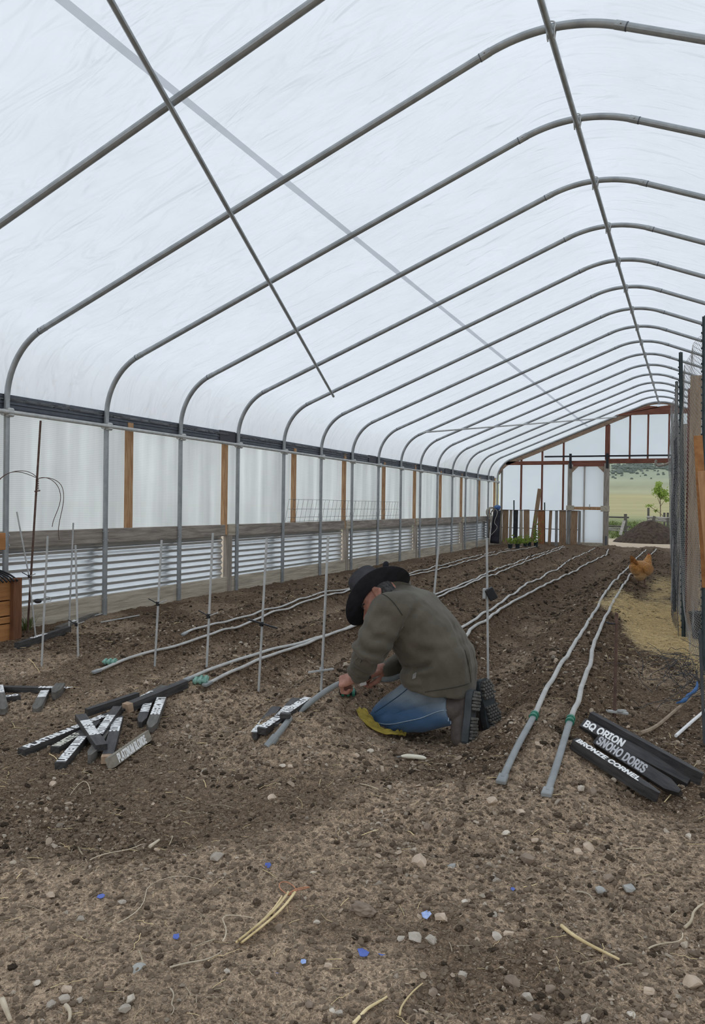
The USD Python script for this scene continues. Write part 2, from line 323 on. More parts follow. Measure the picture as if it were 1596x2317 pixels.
# ---------------------------------------------------------------- roof film
def film_mat(name, col, tr, gl=.06, bscale=14., bstr=.25, stretch=(1, 1, 1), dirt=.05, bdist=.02, df=.12, ribs=False):
    extra = {'wv': ('wave_texture', {'wave_type': 'bands', 'bands_direction': 'z', 'scale': 18.5}), 'wr': ('map_range', {'to_min': .90, 'to_max': 1.03}), 'ml': ('mapping', {'scale': (1, 3.2, .25)}), 'nl': ('noise_texture', {'scale': 1.5, 'detail': 3.}), 'nlr': ('map_range', {'from_min': .35, 'from_max': .7, 'to_min': .84, 'to_max': 1.04}), 'mw': ('mix', {'mix_type': 'multiply', 'fac': 1.}), 'mw2': ('mix', {'mix_type': 'multiply', 'fac': 1.})} if ribs else {}
    dc = 'mw2.color' if ribs else 'dc.color'
    more = [('g.position', 'wv.vector'), ('wv.fac', 'wr.value'), ('g.position', 'ml.vector'), ('ml.vector', 'nl.vector'), ('nl.fac', 'nlr.value'), ('dc.color', 'mw.color1'), ('wr.result', 'mw.color2'), ('mw.color', 'mw2.color1'), ('nlr.result', 'mw2.color2')] if ribs else []
    return usdkit.material(stage, f'/World/Looks/{name}', {**extra,
        'g': ('geometry', {}), 'map': ('mapping', {'scale': stretch}), 'n': ('noise_texture', {'scale': bscale, 'detail': 2.5, 'roughness': .5, **({'distortion': 1.0} if bstr > .5 else {})}),
        'b': ('bump', {'strength': bstr, 'distance': bdist}),
        'd': ('noise_texture', {'scale': 1.3, 'detail': 3., 'roughness': .65}), 'dr': ('map_range', {'from_min': .3, 'from_max': .7, 'to_min': 1-dirt, 'to_max': 1.0}),
        'dc': ('mix', {'mix_type': 'multiply', 'fac': 1.0, 'color1': col}),
        't': ('transparent_bsdf', {}), 'l': ('translucent_bsdf', {}), 'df': ('diffuse_bsdf', {'color': (.80, .82, .84)}), 'gl': ('glossy_bsdf', {'roughness': .35}),
        'm1': ('mix_closure', {'fac': df}), 'm2': ('mix_closure', {'fac': tr}), 'm3': ('mix_closure', {'fac': gl})},
        [('g.position', 'map.vector'), ('map.vector', 'n.vector'), ('n.fac', 'b.height'), ('b.normal', 'l.normal'), ('b.normal', 'gl.normal'), ('g.position', 'd.vector'), ('d.fac', 'dr.value'),
         ('dr.result', 'dc.color2'), (dc, 'l.color'), (dc, 't.color'), ('b.normal', 'df.normal'), ('l.BSDF', 'm1.closure1'), ('df.BSDF', 'm1.closure2'),
         ('m1.closure', 'm2.closure1'), ('t.BSDF', 'm2.closure2'), ('m2.closure', 'm3.closure1'), ('gl.BSDF', 'm3.closure2')]+more, surface='m3.closure')
film_m = film_mat('roof_film', (.655, .675, .70), .22, .04, 2.1, .75, (.8, 2.4, .8), .06, .10, .14)
tape_m = film_mat('seam_tape', (.615, .628, .65), .28, .05, 9., .1)
poly_m = film_mat('twinwall', (.90, .925, .92), .22, .07, 3., .1, dirt=.06, ribs=True)
door_m = film_mat('door_sheet', (.985, .99, .985), .12, .02, 3., .1, dirt=.02, df=.04)
endpoly_m = film_mat('end_wall_sheet', (.87, .91, .945), .12, .03, 3., .1, dirt=.04, df=.06)
def film_profile(off, n):
    po, ar, ra, tp = profile(off, 26, 30, base=1.93)
    line = np.vstack([po[:1], ar, tp]); d = np.r_[0, np.cumsum(np.linalg.norm(np.diff(line, axis=0), axis=1))]
    s = np.linspace(0, d[-1], n); return s, np.stack([np.interp(s, d, line[:, 0]), np.interp(s, d, line[:, 1])], 1)
def film(sign, n, ystep):
    s, pr = film_profile(TR+.004, n); ny = np.arange(-1.5, YEND-.04, ystep); S_, Yg = np.meshgrid(s, ny)
    t = np.gradient(pr, axis=0); t /= np.linalg.norm(t, axis=1, keepdims=True); nrm = np.stack([-t[:, 1], t[:, 0]], 1)
    ph = ((Yg-Y0)/SP) % 1.0; free = np.sin(np.pi*ph)**.7
    q = np.stack([S_*1.1, Yg*9.0+S_*2.0, np.full_like(S_, sign*3.)], -1); q2 = np.stack([S_*2.6, Yg*22-S_*4, np.full_like(S_, 2.)], -1)
    zone = .25+.75*sstep(2.6, 4.0, S_)*sstep(.35, .6, meshkit.noise(np.stack([S_*1.2, Yg*.8, S_*0], -1), 8)) + .7*sstep(1.0, .1, S_)
    h = free*(.004+zone*(.042*(np.abs(meshkit.noise(q, 31)-.5)*1.6-.2)+.014*(meshkit.noise(q2, 32)-.4)))
    P = pr[None, :, :]+nrm[None]*h[..., None]
    V = np.stack([P[..., 0]*(-sign), Yg, P[..., 1]], -1); return grid_mesh(V)
roof = thing('ceiling', kind='structure', label='white translucent greenhouse film stretched over the hoops')
obj('film', film(-1, 210, .036), film_m, roof, smooth=True); obj('film', film(1, 70, .15), film_m, roof, smooth=True)
sA = onraft(1157, 811, -.03); sB = onraft(400, 245, -.03); sm = (sA+sB)/2
dirn = np.array([math.cos(SL), 0, math.sin(SL)])
cen = np.array([ELB[0], 0, ELB[1]])+dirn*((np.array([sm[0], 0, sm[2]])-np.array([ELB[0], 0, ELB[1]]))@dirn)
st = []
for yy in np.arange(-1.3, YEND-.1, .15):
    w = .020+.006*meshkit.noise(np.array([yy*2, 3, 1]), 2)
    st.append([cen+dirn*w-nr_*(TR+.0005)+np.array([0, yy, 0]), cen-dirn*w-nr_*(TR+.0005)+np.array([0, yy, 0])])
obj('seam_tape', grid_mesh(np.array(st)), tape_m, roof, smooth=True, label='greyish seam tape running along the film')

# ---------------------------------------------------------------- left and right side walls
def side_wall(s):
    wl = thing('wall_left' if s < 0 else 'wall_right', kind='structure', label='low side wall of corrugated steel, planks and twinwall sheets, ' + ('left side' if s < 0 else 'right side'))
    X0 = s*(HWALL+.045); inn = -s
    postY = [4.70-3.657*2, 4.70-3.657, 4.70, 8.357, 12.01, 15.66, 19.31, 22.95]
    for a, b in zip(postY[:-1], postY[1:]):
        obj('baseboard_plank', box((X0+inn*.012, (a+b)/2, .055), (.038, b-a-.006, .20), b=.004), basewood, wl)
        obj('girt_plank', box((X0+inn*.012, (a+.06+b)/2, .735), (.038, b-a-.13, .14), b=.004), greywood_y, wl)
        obj('girt_block', box((X0+inn*.018, b-.03+.16, .738), (.042, .20, .142), b=.004), basewood, wl)
        n_ = 8; z0_ = .13+np.arange(n_)[:, None]*.0688+np.array([0, .004, .036, .040])*1.0; z = np.r_[z0_.ravel(), .13+n_*.0688]; w = np.r_[np.tile([.0125, .0115, -.0115, -.0125], n_), .0125]
        V = np.stack([np.stack([X0-inn*.022+inn*w, np.full_like(z, yy), z], -1) for yy in (a+.03, b-.03)])
        m = grid_mesh(V); obj('corrugated_sheet', m, corr, wl, smooth=False)
        ym = (a+b)/2
        for p, q in ((a, ym), (ym, b)):
            obj('twinwall_sheet', box((X0-inn*.026, (p+q)/2, 1.375), (.008, q-p-.004, 1.17)), poly_m, wl)
        obj('stud', box((X0+inn*.0, ym, 1.33), (.045, .085, 1.10), b=.003), cedar, wl)
        obj('stud', box((X0+inn*.0, b-.02, 1.30), (.045, .085, 1.24), b=.003), cedar, wl)
        obj('wall_post', box((X0+inn*.002, b+.07, .30), (.07, .10, .74), b=.004), greywood_z, wl)
        obj('base_stub', box((X0+inn*.03, b-2.2, .03), (.03, .04, .2), b=.003), greywood_z, wl)
    # dark hip rail that holds the film, a ribbed extrusion with joint covers
    rib = [(-.018, 1.955), (-.018, 1.83), (.008, 1.83), (.012, 1.842), (.004, 1.848), (.004, 1.872), (.013, 1.878), (.013, 1.892), (.004, 1.898), (.004, 1.922), (.013, 1.928), (.013, 1.955)]
    caps = [8.36-4.86*2, 8.36-4.86, 8.36, 13.19, 17.95, 22.6]
    for a, b in zip(caps[:-1], caps[1:]):
        n = len(rib); V = np.array([[(X0+inn*.01+inn*px, yy, pz) for px, pz in rib] for yy in (a+.002, b-.002)])
        m = grid_mesh(np.concatenate([V, V[:, :1]], 1)); obj('hip_rail', m, dark_al, wl, smooth=False)
        obj('hip_rail_cover', box((X0+inn*.013, b, 1.893), (.034, .36, .135), b=.004), cap_m, wl)
    return wl
side_wall(-1); side_wall(1)

# ---------------------------------------------------------------- end wall with its sliding doors
def arch_z(x, off=0.0):
    full = np.vstack([arc, top]); return np.interp(-abs(np.asarray(x)), full[:, 0], full[:, 1]+off)
def end_wall():
    w = thing('wall_back', kind='structure', label='wooden end wall of red-brown studs and pale translucent sheets')
    yb = YEND-.02
    studs = [-4.30, -3.73, -3.13, -2.53]
    for s in (1, -1):
        for x in studs:
            m = redwood_z if abs(x) > 2 and x != -4.30 else greywood_z
            obj('stud', box((s*x, yb, (float(arch_z(x))-.05)/2), (.045, .085, float(arch_z(x))-.05), b=.003), m, w)
        obj('king_post', box((s*-1.33, yb, (2.43+3.42)/2), (.125, .10, 3.42-2.43), b=.004), redwood_z, w)
        obj('door_post', box((s*-1.33, yb+.03, 1.2), (.10, .10, 2.4), b=.004), greywood_z, w)
        for x in (-.74, -.268):
            zt = float(arch_z(x))-.10; obj('stud', box((s*x, yb, (2.46+zt)/2), (.045, .085, zt-2.46), b=.003), redwood_z, w)
        obj('girt_beam', box((s*-2.75, yb-.02, 2.36), (2.84, .10, .105), b=.004), redwood_x, w)
        xx = np.linspace(-4.37, 0, 40); up = arch_z(xx)-TR; lo = up-.115+.02*sstep(-3.6, -4.3, xx)+.085*sstep(-.34, -.22, xx)
        V = np.array([[(s*x, y, z) for x, z in zip(xx, zz)] for y, zz in ((yb-.07, lo), (yb-.07, up), (yb-.01, up), (yb-.01, lo), (yb-.07, lo))])
        obj('arch_rim', grid_mesh(V), archwood, w)
        edges = [-4.40, -4.30, -3.73, -3.13, -2.53, -1.39]
        for a, b in zip(edges[:-1], edges[1:]):
            for z0, z1f in ((.0, 2.36), (2.36, None)):
                q = np.linspace(a+.004, b-.004, 6); zt = arch_z(q)-TR-.002 if z1f is None else np.full(6, z1f-.003)
                zb_ = np.full(6, z0+.003); zt = np.maximum(zt, zb_+.01)
                V = np.array([[(s*x, yb+.065+d, z) for x, z in zip(q, zz)] for d, zz in ((0, zb_), (0, zt), (.008, zt), (.008, zb_), (0, zb_))])
                if z1f and a < -2.6 or z1f is None or a < -1.4: obj('wall_sheet', grid_mesh(V), endpoly_m, w, smooth=False)
        obj('sill', box((s*-2.85, yb, .02), (3.0, .10, .12), b=.004), greywood_y, w)
    for a, b in ((-1.33, -.74), (-.74, -.268), (-.268, .268), (.268, .74), (.74, 1.33)):
        q = np.linspace(a+.004, b-.004, 8); zt = arch_z(q)-TR-.002; zb_ = np.full(8, 2.43)
        V = np.array([[(x, yb+.065+d, z) for x, z in zip(q, zz)] for d, zz in ((0, zb_), (0, zt), (.008, zt), (.008, zb_), (0, zb_))])
        obj('wall_sheet', grid_mesh(V), endpoly_m, w, smooth=False)
    obj('header_beam', box((0, yb-.02, 2.395), (2.66, .11, .125), b=.004), redwood_x, w)
    g = [(-1.15, 3.66), (1.15, 3.66), (.24, 3.895), (.05, 3.875), (.0, 3.845), (-.05, 3.875), (-.24, 3.895)]
    obj('gusset_board', prism(np.array([(x, z) for x, z in g]), (0, yb-.075, 0), (0, yb-.05, 0)) if False else cat([
        trimesh.Trimesh(np.array([(x, y, z) for y in (yb-.10, yb-.072) for x, z in g]), np.array([(0, 1, 2), (0, 2, 3), (0, 3, 4), (0, 4, 5), (0, 5, 6)]+[(7, 9, 8), (7, 10, 9), (7, 11, 10), (7, 12, 11), (7, 13, 12)]
        + [t for i in range(7) for t in ((i, (i+1) % 7+7, (i+1) % 7), (i, i+7, (i+1) % 7+7))]), process=False)]), redwood_x, w)
    tr = tag(obj('door_track', box((0, yb-.13, 2.534), (6.1, .012, .045), b=.003), black_m), 'black steel track bar of the sliding doors on the end wall', 'rail')
    for i, s in enumerate((1, -1)):
        d = thing(f'door_{i+1}', kind='structure', label=('sliding door of grey timber and white sheet, slid open to the left' if s > 0 else 'sliding door of grey timber and white sheet, slid open to the right'))
        yd = yb-.13; x0, x1 = -2.385, -1.255
        def B(name, cx, cz, sx, sz, m, dy=0., sy=.045): obj(name, box((s*cx, yd+dy, cz), (sx, sy, sz), b=.003), m, d)
        B('stile', x0+.06, 1.16, .12, 2.34, greywood_z); B('stile', x1-.075, 1.16, .15, 2.34, greywood_z)
        B('top_rail', (x0+x1)/2, 2.29, x1-x0-.27, .09, redwood_x); B('mid_rail', (x0+x1)/2+.0, 1.065, x1-x0-.27, .085, cedar, -.004)
        B('bottom_rail', (x0+x1)/2, .05, x1-x0-.27, .10, basewood); B('inner_brace', -1.93, 1.2, .04, 2.2, greywood_z, .055)
        B('corner_plate', x0+.08, 1.075, .22, .13, basewood, -.03, .014); B('corner_plate', x1-.10, 1.06, .24, .16, basewood, -.03, .014)
        for sx, xa in ((1, x0+.12), (-1, x1-.15)):
            tri = np.array([(xa, 2.245), (xa+sx*.17, 2.245), (xa, 2.07)]); v = np.array([(s*a, yd+dy, b) for dy in (-.034, -.022) for a, b in tri])
            obj('corner_gusset', trimesh.Trimesh(v, [(0, 1, 2), (3, 5, 4), (0, 3, 4), (0, 4, 1), (1, 4, 5), (1, 5, 2), (2, 5, 3), (2, 3, 0)], process=False), archwood, d)
        B('door_sheet', (x0+x1)/2, 1.66, x1-x0-.05, 1.19, door_m, .03, .006); B('door_sheet', (x0+x1)/2, .53, x1-x0-.05, 1.03, door_m, .03, .006)
        for xa in (x0+.07, x1-.06):
            B('hanger', xa, 2.40, .07, .42, black_m, -.04, .012)
        B('handle', -1.77, 1.13, .025, .10, galv_light, -.04, .03)
        B('floor_guide', x1-.06, .12, .04, .36, dark_al, -.05, .02)
end_wall()

# ---------------------------------------------------------------- the land outside
def terrain(x, y):
    r = np.hypot(x*.35, y-20); p = np.stack([x, y, x*0], -1)
    z = -.06 + 1.15*sstep(30, 130, r) + 10.0*sstep(120, 560, r)*sstep(-.55, -.2, x/np.maximum(y, 1))
    hill = np.clip((r-480)/1500, 0, 1.3)*sstep(-.42, -.16, x/np.maximum(y, 1));  z = z + 205*hill**.95 + 60*hill*(meshkit.fbm(p/420., 4, 51)-.5)*1.5 + 26*np.clip(hill*6, 0, 1)*(meshkit.fbm(p/150., 4, 52)-.5)
    return z
ry = np.concatenate([np.arange(-60, 23.2, 6.), [23.22], np.arange(24, 60, .8), np.geomspace(60, 2800, 120)]); rx_ = np.concatenate([-np.geomspace(1500, 6, 50), np.arange(-5.5, 6, .5), np.geomspace(6, 1500, 50)])
Xo, Yo = np.meshgrid(rx_, ry); xo, yo = Xo.ravel(), Yo.ravel(); zo = terrain(xo, yo)
zo = zo - .5*((np.abs(xo) < 4.6) & (yo < 23.21) & (yo > -2)); d_ = yo
po_ = np.stack([xo, yo, xo*0], -1); n1, n2 = meshkit.fbm(po_/np.array([60, 9, 1.]), 4, 61)[:, None], meshkit.fbm(po_/3., 3, 62)[:, None]
path, green, field, hillc = np.array([.40, .33, .25]), np.array([.17, .19, .095]), np.array([.30, .275, .145]), np.array([.255, .28, .205])
k1, k2, k3 = sstep(29, 33, d_)[:, None], sstep(70, 105, d_)[:, None], sstep(380, 620, d_)[:, None]
co = (path*(1-k1)+green*k1)*(1-k2)+field*k2; co = co*(1-k3)+hillc*k3; co = co*(.72+.45*n1+.12*n2)
land_m = usdkit.material(stage, '/World/Looks/land', {'at': ('attribute', {'attribute': 'soil'}), 'p': ('principled_bsdf', {'roughness': 1.0, 'specular_ior_level': .05})}, [('at.color', 'p.base_color')], surface='p.BSDF')
lm = grid_mesh(np.stack([xo, yo, zo], -1).reshape(*Xo.shape, 3)); lm.faces = lm.faces[:, ::-1]
obj('pasture', lm, land_m, smooth=True, kind='structure', label='dirt track, green pasture and pale grassy hillside beyond the tunnel', color=co)

def instancer(name, protos, pts, scales, mats, label, cat, group=None, tilt=.6, seed=1, flat=False, yaws=None, idx=None):
    r = np.random.default_rng(seed); path_ = fresh('/World', name)
    pi = UsdGeom.PointInstancer.Define(stage, path_); rel = pi.CreatePrototypesRel()
    for i, (m, mt) in enumerate(zip(protos, mats)):
        usdkit.mesh(stage, f'{path_}/{name}_piece_{i:03d}' if i else f'{path_}/{name}_piece', m, mt, 40 if not flat else False); rel.AddTarget(f'{path_}/{name}_piece_{i:03d}' if i else f'{path_}/{name}_piece')
    n = len(pts); pi.CreateProtoIndicesAttr(Vt.IntArray.FromNumpy((r.integers(0, len(protos), n) if idx is None else idx(r, n)).astype(np.int32)))
    pi.CreatePositionsAttr(Vt.Vec3fArray.FromNumpy(np.asarray(pts, np.float32)))
    sc = np.asarray(scales, np.float32); sc = np.repeat(sc[:, None], 3, 1) if sc.ndim == 1 else sc
    pi.CreateScalesAttr(Vt.Vec3fArray.FromNumpy(sc))
    yaw = r.uniform(0, 2*np.pi, n) if yaws is None else yaws; ax = r.uniform(-tilt, tilt, (n, 2))
    cy, sy = np.cos(yaw/2), np.sin(yaw/2); ca, sa = np.cos(ax[:, 0]/2), np.sin(ax[:, 0]/2); cb, sb = np.cos(ax[:, 1]/2), np.sin(ax[:, 1]/2)
    w, x, y, z = ca*cb, sa*cb, ca*sb, -sa*sb                          # small tilt about x then y, then the turn about z
    q = np.stack([cy*w-sy*z, cy*x-sy*y, cy*y+sy*x, cy*z+sy*w], 1)
    pi.CreateOrientationsAttr(Vt.QuathArray([Gf.Quath(float(a), float(b), float(c), float(d)) for a, b, c, d in q]))
    return tag(pi.GetPrim(), label, cat, group, 'stuff')

bush_m = mat('hill_shrub', (.085, .105, .095), (.13, .15, .125), 3., rough=.95, vary=.15)
hb, hs = [], []
r_ = np.random.default_rng(3)
while len(hb) < 900:
    if len(hb) < 560: rr0 = r_.uniform(545, 900); az = r_.uniform(-.15, .10); sz = r_.uniform(.35, 1.1)
    else:
        u = r_.random(); rr0 = 600+95*u+r_.normal(0, 13+16*u); az = -.085+.075*u+r_.normal(0, .004); sz = r_.uniform(.6, 1.6)
    y = rr0/math.hypot(1, .35*az)+20; hb.append((EYE[0]+az*y, y, 0)); hs.append(sz)
hb = np.array(hb); hb[:, 2] = terrain(hb[:, 0], hb[:, 1])+.3
instancer('hill_shrub', [lumpy(1, 4, .3, 1, (1.1, 1.1, 1.)), lumpy(1, 9, .3, 1, (1, 1.2, 1.1))], hb, hs, [bush_m]*2, 'dark shrubs dotted over the far grassy hillside', 'shrubs', tilt=.1)

# dirt pile, old rail fence, fence posts and the sapling outside the door
pile_c = aty(1475, 1210, 28.3); a_ = np.linspace(0, 2*np.pi, 60, endpoint=False); rr = np.linspace(0, 1, 22)
Rg, Ag = np.meshgrid(rr, np.r_[a_, a_[:1]]); px_ = pile_c[0]+Rg*np.cos(Ag)*1.28; py_ = 28.6+Rg*np.sin(Ag)*1.3
hz = .74*(1-Rg**1.5)*(.85+.3*meshkit.fbm(np.stack([px_*1.5, py_*1.5, px_*0], -1), 3, 5))+.10*(meshkit.fbm(np.stack([px_*6, py_*6, px_*0], -1), 3, 6)-.5)*(1-Rg)-.07
pm = grid_mesh(np.stack([px_, py_, hz], -1))
darksoil = mat('dark_heap_soil', (.034, .025, .02), (.085, .063, .048), 9., rough=1.0, spec=.1, bump=.8, bscale=30., dist=.05)
obj('soil_heap', pm, darksoil, smooth=True, label='heap of dark soil outside the open doorway', cat='soil heap')
oldwood = mat('silver_rail', (.20, .185, .17), (.36, .34, .31), 6., (1, 9, 9), .85)
oldwood_d = mat('dark_rail', (.06, .055, .05), (.13, .12, .105), 6., (1, 9, 9), .85)
fy = 32.5
t = thing('rail_fence', 'weathered grey split-rail fence standing left behind the soil heap', 'fence')
def fp(px, py, y=fy): return aty(px, py, y)
obj('fence_post', beam(fp(1416, 1212), fp(1416, 1163), .11, .11, (0, 1, 0)), oldwood_d, t)
for q in ((1380, 1169, 1424, 1171), (1378, 1189, 1428, 1192), (1378, 1195, 1424, 1195), (1380, 1197, 1428, 1202)):
    obj('rail', cyl(fp(q[0]-30, q[1]), fp(q[2], q[3]), .032, 7), oldwood if q[1] in (1195, 1197) else oldwood_d, t)
obj('brace_plank', beam(fp(1404, 1211, 31.9), fp(1413, 1178, 32.2), .11, .04, (0, 1, 0)), oldwood, t)
t = thing('rail_fence', 'silvery split rails lying over the top of the soil heap', 'fence')
for q in ((1464, 1170, 1524, 1174), (1466, 1176, 1524, 1181), (1490, 1173, 1526, 1184)):
    obj('rail', cyl(fp(q[0], q[1]), fp(q[2]+8, q[3]), .042, 7), oldwood, t)
obj('fence_post', beam(fp(1475, 1190), fp(1482, 1168), .10, .12, (0, 1, 0)), oldwood_d, t)
obj('fence_post', beam(fp(1512, 1215), fp(1512, 1172), .08, .12, (0, 1, 0)), oldwood_d, t)
for i, (x, y0_, y1_, l) in enumerate(((1468, 1171, 1149, 'lone thin fence post left of the sapling'), (1504, 1176, 1160, 'thin fence post just right of the sapling trunk'), (1512, 1178, 1160, 'rightmost thin fence post beyond the soil heap'))):
    b_ = aty(x, y0_, 41); b_[2] = -.1; obj('fence_post', cyl(b_, aty(x, y1_, 41), .055, 7), oldwood_d, label=l, cat='post')
leaf_m = usdkit.material(stage, '/World/Looks/leaf', {'oi': ('object_info', {}), 'r': ('rgb_ramp', {'ramp': [(0, (.20, .27, .06)), (1, (.48, .54, .17))]}), 'd': ('diffuse_bsdf', {}), 't': ('translucent_bsdf', {}), 'm': ('mix_closure', {'fac': .4}), 'g': ('geometry', {})},
    [('g.random_per_island', 'r.fac'), ('r.color', 'd.color'), ('r.color', 't.color'), ('d.BSDF', 'm.closure1'), ('t.BSDF', 'm.closure2')], surface='m.closure')
def leaves(centres, size, seed, elong=1.8):
    r = np.random.default_rng(seed); ms = []
    for c in centres:
        R = np.linalg.qr(r.normal(size=(3, 3)))[0]; a = size*r.uniform(.6, 1.2)
        q = np.array([(-a*elong/2, 0, 0), (-a*.1, a*.42, a*.1), (a*elong/2, 0, -a*.1), (-a*.1, -a*.42, a*.1)]) @ R.T + c
        ms.append(trimesh.Trimesh(q, [(0, 2, 1), (0, 3, 2)], process=False))
    return cat(ms)
bark_m = mat('young_bark', (.13, .10, .07), (.24, .19, .13), 20., rough=.85)
sy_ = 36.; t = thing('sapling', 'young light green sapling tree behind the soil heap', 'tree')
b_ = aty(1494, 1176, sy_); b_[2] = -.05
pk = lambda x, y, dy=0: aty(x, y, sy_+dy)
obj('trunk', tube(spline([b_, pk(1495, 1150), pk(1494, 1125), pk(1491, 1095)], 14), np.linspace(.035, .012, 14), 6), bark_m, t)
for q in ((1495, 1146, 1507, 1128), (1494, 1140, 1485, 1118), (1495, 1130, 1512, 1115), (1493, 1125, 1484, 1105)):
    obj('branch', cyl(pk(q[0], q[1]), pk(q[2], q[3], r_.uniform(-.3, .3)), .014, 5, .005), bark_m, t)
cs = []
for cx_, cy_, w_, h_, n_ in ((1491, 1100, 8, 9, 130), (1494, 1116, 13, 10, 240), (1505, 1118, 9, 9, 90), (1508, 1130, 6, 5, 40), (1488, 1108, 8, 8, 90)):
    for _ in range(n_): a, b = r_.normal(0, .5, 2); cs.append(pk(cx_+a*w_, cy_+b*h_, r_.normal(0, .22)))
obj('foliage', leaves(cs, .075, 5), leaf_m, t)
t = thing('young_shrub', 'thin arching yellow-green shoot left of the sapling', 'shrub')
b_ = aty(1487, 1165, 35.5); b_[2] = -.05
obj('stem', tube(spline([b_, aty(1485, 1155, 35.5), aty(1474, 1148, 35.5), aty(1468, 1143, 35.5)], 10), .012, 5), bark_m, t)
obj('foliage', leaves([aty(1470+r_.normal(0, 5), 1144+r_.normal(0, 1.6), 35.5+r_.normal(0, .15)) for _ in range(40)]+[aty(1485+r_.normal(0, 4), 1155+r_.normal(0, 2), 35.5) for _ in range(25)], .06, 6), leaf_m, t)
gp = []
for _ in range(900):
    y = r_.uniform(31, 60); gp.append((r_.uniform(-8, 8)-.05*y, y, 0))
gp = np.array(gp); gp[:, 2] = terrain(gp[:, 0], gp[:, 1])
def tuft(n, h, spread, seed, w=.006):
    r = np.random.default_rng(seed); ms = []
    for _ in range(n):
        a = r.uniform(0, 6.28); l = h*r.uniform(.5, 1.1); d = np.array([math.cos(a), math.sin(a), 0]); s = np.array([-d[1], d[0], 0])*w; p = d*r.uniform(0, spread*.4); q = p+d*spread*r.uniform(.2, 1)*.5+np.array([0, 0, l*.6]); e = p+d*spread*r.uniform(.5, 1.2)+np.array([0, 0, l*r.uniform(.7, 1)])
        ms.append(trimesh.Trimesh([p-s, p+s, q-s*.7, q+s*.7, e], [(0, 1, 3), (0, 3, 2), (2, 3, 4)], process=False))
    return cat(ms)
grass_m = mat('grass_blade', (.09, .13, .035), (.20, .24, .08), 3., rough=.8, vary=.2)
instancer('pasture_grass', [tuft(26, .28, .3, 1, .012), tuft(26, .34, .35, 2, .012)], gp, r_.uniform(.7, 1.3, 900), [grass_m]*2, 'short green pasture grass beyond the dirt track', 'grass', tilt=.1, flat=True)

# ---------------------------------------------------------------- drip hoses
hose_m = mat('grey_hose', (.37, .362, .34), (.48, .472, .445), 12., (1, 1, 1), .5, spec=.4)
hose_d = mat('grey_hose_end', (.20, .215, .215), (.28, .295, .295), 12., (1, 1, 1), .45, spec=.4)
green_m = mat('green_coupling', (.02, .13, .085), (.035, .20, .13), 30., rough=.4, spec=.5)
teal_m = mat('pale_green_coupling', (.10, .26, .20), (.25, .40, .33), 40., rough=.4)
def hose_path(pts, r, wob=.008, seed=0):
    P = np.array([on(*q, dz=r) for q in pts]); P = P[np.argsort(P[:, 1])] if P[-1, 1] > P[0, 1] else P
    d = np.r_[0, np.cumsum(np.linalg.norm(np.diff(P[:, :2], axis=0), axis=1))]; s = np.arange(0, d[-1], .05)
    x, y = np.interp(s, d, P[:, 0]), np.interp(s, d, P[:, 1])
    from scipy.ndimage import gaussian_filter1d
    x = gaussian_filter1d(x, 3, mode='nearest') + wob*1.0*(meshkit.fbm(np.stack([s*1.6, s*0+seed, s*0], -1), 3, 7)-.5)*np.clip(s*2, 0, 1); y = gaussian_filter1d(y, 1, mode='nearest')
    from scipy.ndimage import maximum_filter1d
    z = np.max([G(x+ox, y) for ox in (-.018, -.009, 0, .009, .018)], axis=0)-.004; z = gaussian_filter1d(maximum_filter1d(z, 3), 1.6, mode='nearest')+r*.8
    return np.stack([x, y, z], 1)
def ring(p, d, r, w): d = unit(d); return cyl(p-d*w/2, p+d*w/2, r, 12)
def hose(name, pts, r, label, couple=None, seed=0, cap=True, group='drip hoses laid along the beds'):
    P = hose_path(pts, r, .02, seed); t = thing(name, label, 'hose', group=group)
    k0 = 0
    if couple:
        c = on(*couple); k0 = int(np.argmin(np.linalg.norm(P[:, :2]-c[:2], axis=1)))
        d = P[k0+1]-P[k0-1]
        obj('end_hose', tube(P[:k0+1], r*1.12, 10, flat=.7), hose_d, t, smooth=True)
        obj('coupling', cat([ring(P[k0]+unit(d)*o, d, r*1.5, .014) for o in (-.016, .016)]+[ring(P[k0], d, r*1.25, .05)]), green_m, t)
    obj('hose_body', tube(P[k0:], r, 10, flat=.75), hose_m, t, smooth=True)
    if cap:
        d = unit(P[1]-P[0]); obj('end_cap', beam(P[0]-d*.03, P[0]+d*.025, r*2.9, r*1.3, b=.003), hose_d, t)
    return t
hose('drip_hose', [(210, 1520), (280, 1500), (350, 1478), (415, 1458), (475, 1441), (560, 1412), (640, 1383), (720, 1354), (795, 1338), (925, 1303), (1010, 1285), (1090, 1262), (1150, 1247), (1215, 1237)], .0115, 'grey drip hose of the leftmost bed, the one reaching nearest the camera', seed=1)
hose('drip_hose', [(416, 1438), (480, 1418), (560, 1396), (640, 1372), (700, 1350), (790, 1334), (925, 1299), (1010, 1278), (1085, 1257), (1145, 1243), (1206, 1235)], .0105, 'grey drip hose of the leftmost bed, on its wall side', seed=2)
hose('drip_hose', [(420, 1545), (470, 1518), (520, 1500), (580, 1484), (640, 1468), (700, 1453), (760, 1437), (815, 1409), (900, 1375), (1000, 1341), (1080, 1309), (1110, 1295), (1150, 1280), (1203, 1260), (1275, 1236)], .012, 'grey drip hose of the second bed, starting beside the dark sign stake', seed=3)
hose('drip_hose', [(462, 1551), (520, 1528), (580, 1505), (650, 1475), (720, 1452), (800, 1420), (830, 1408), (900, 1382), (1010, 1348), (1080, 1313), (1112, 1305), (1160, 1283), (1215, 1262), (1279, 1238)], .012, 'grey drip hose of the second bed, starting right of green couplings', seed=4)
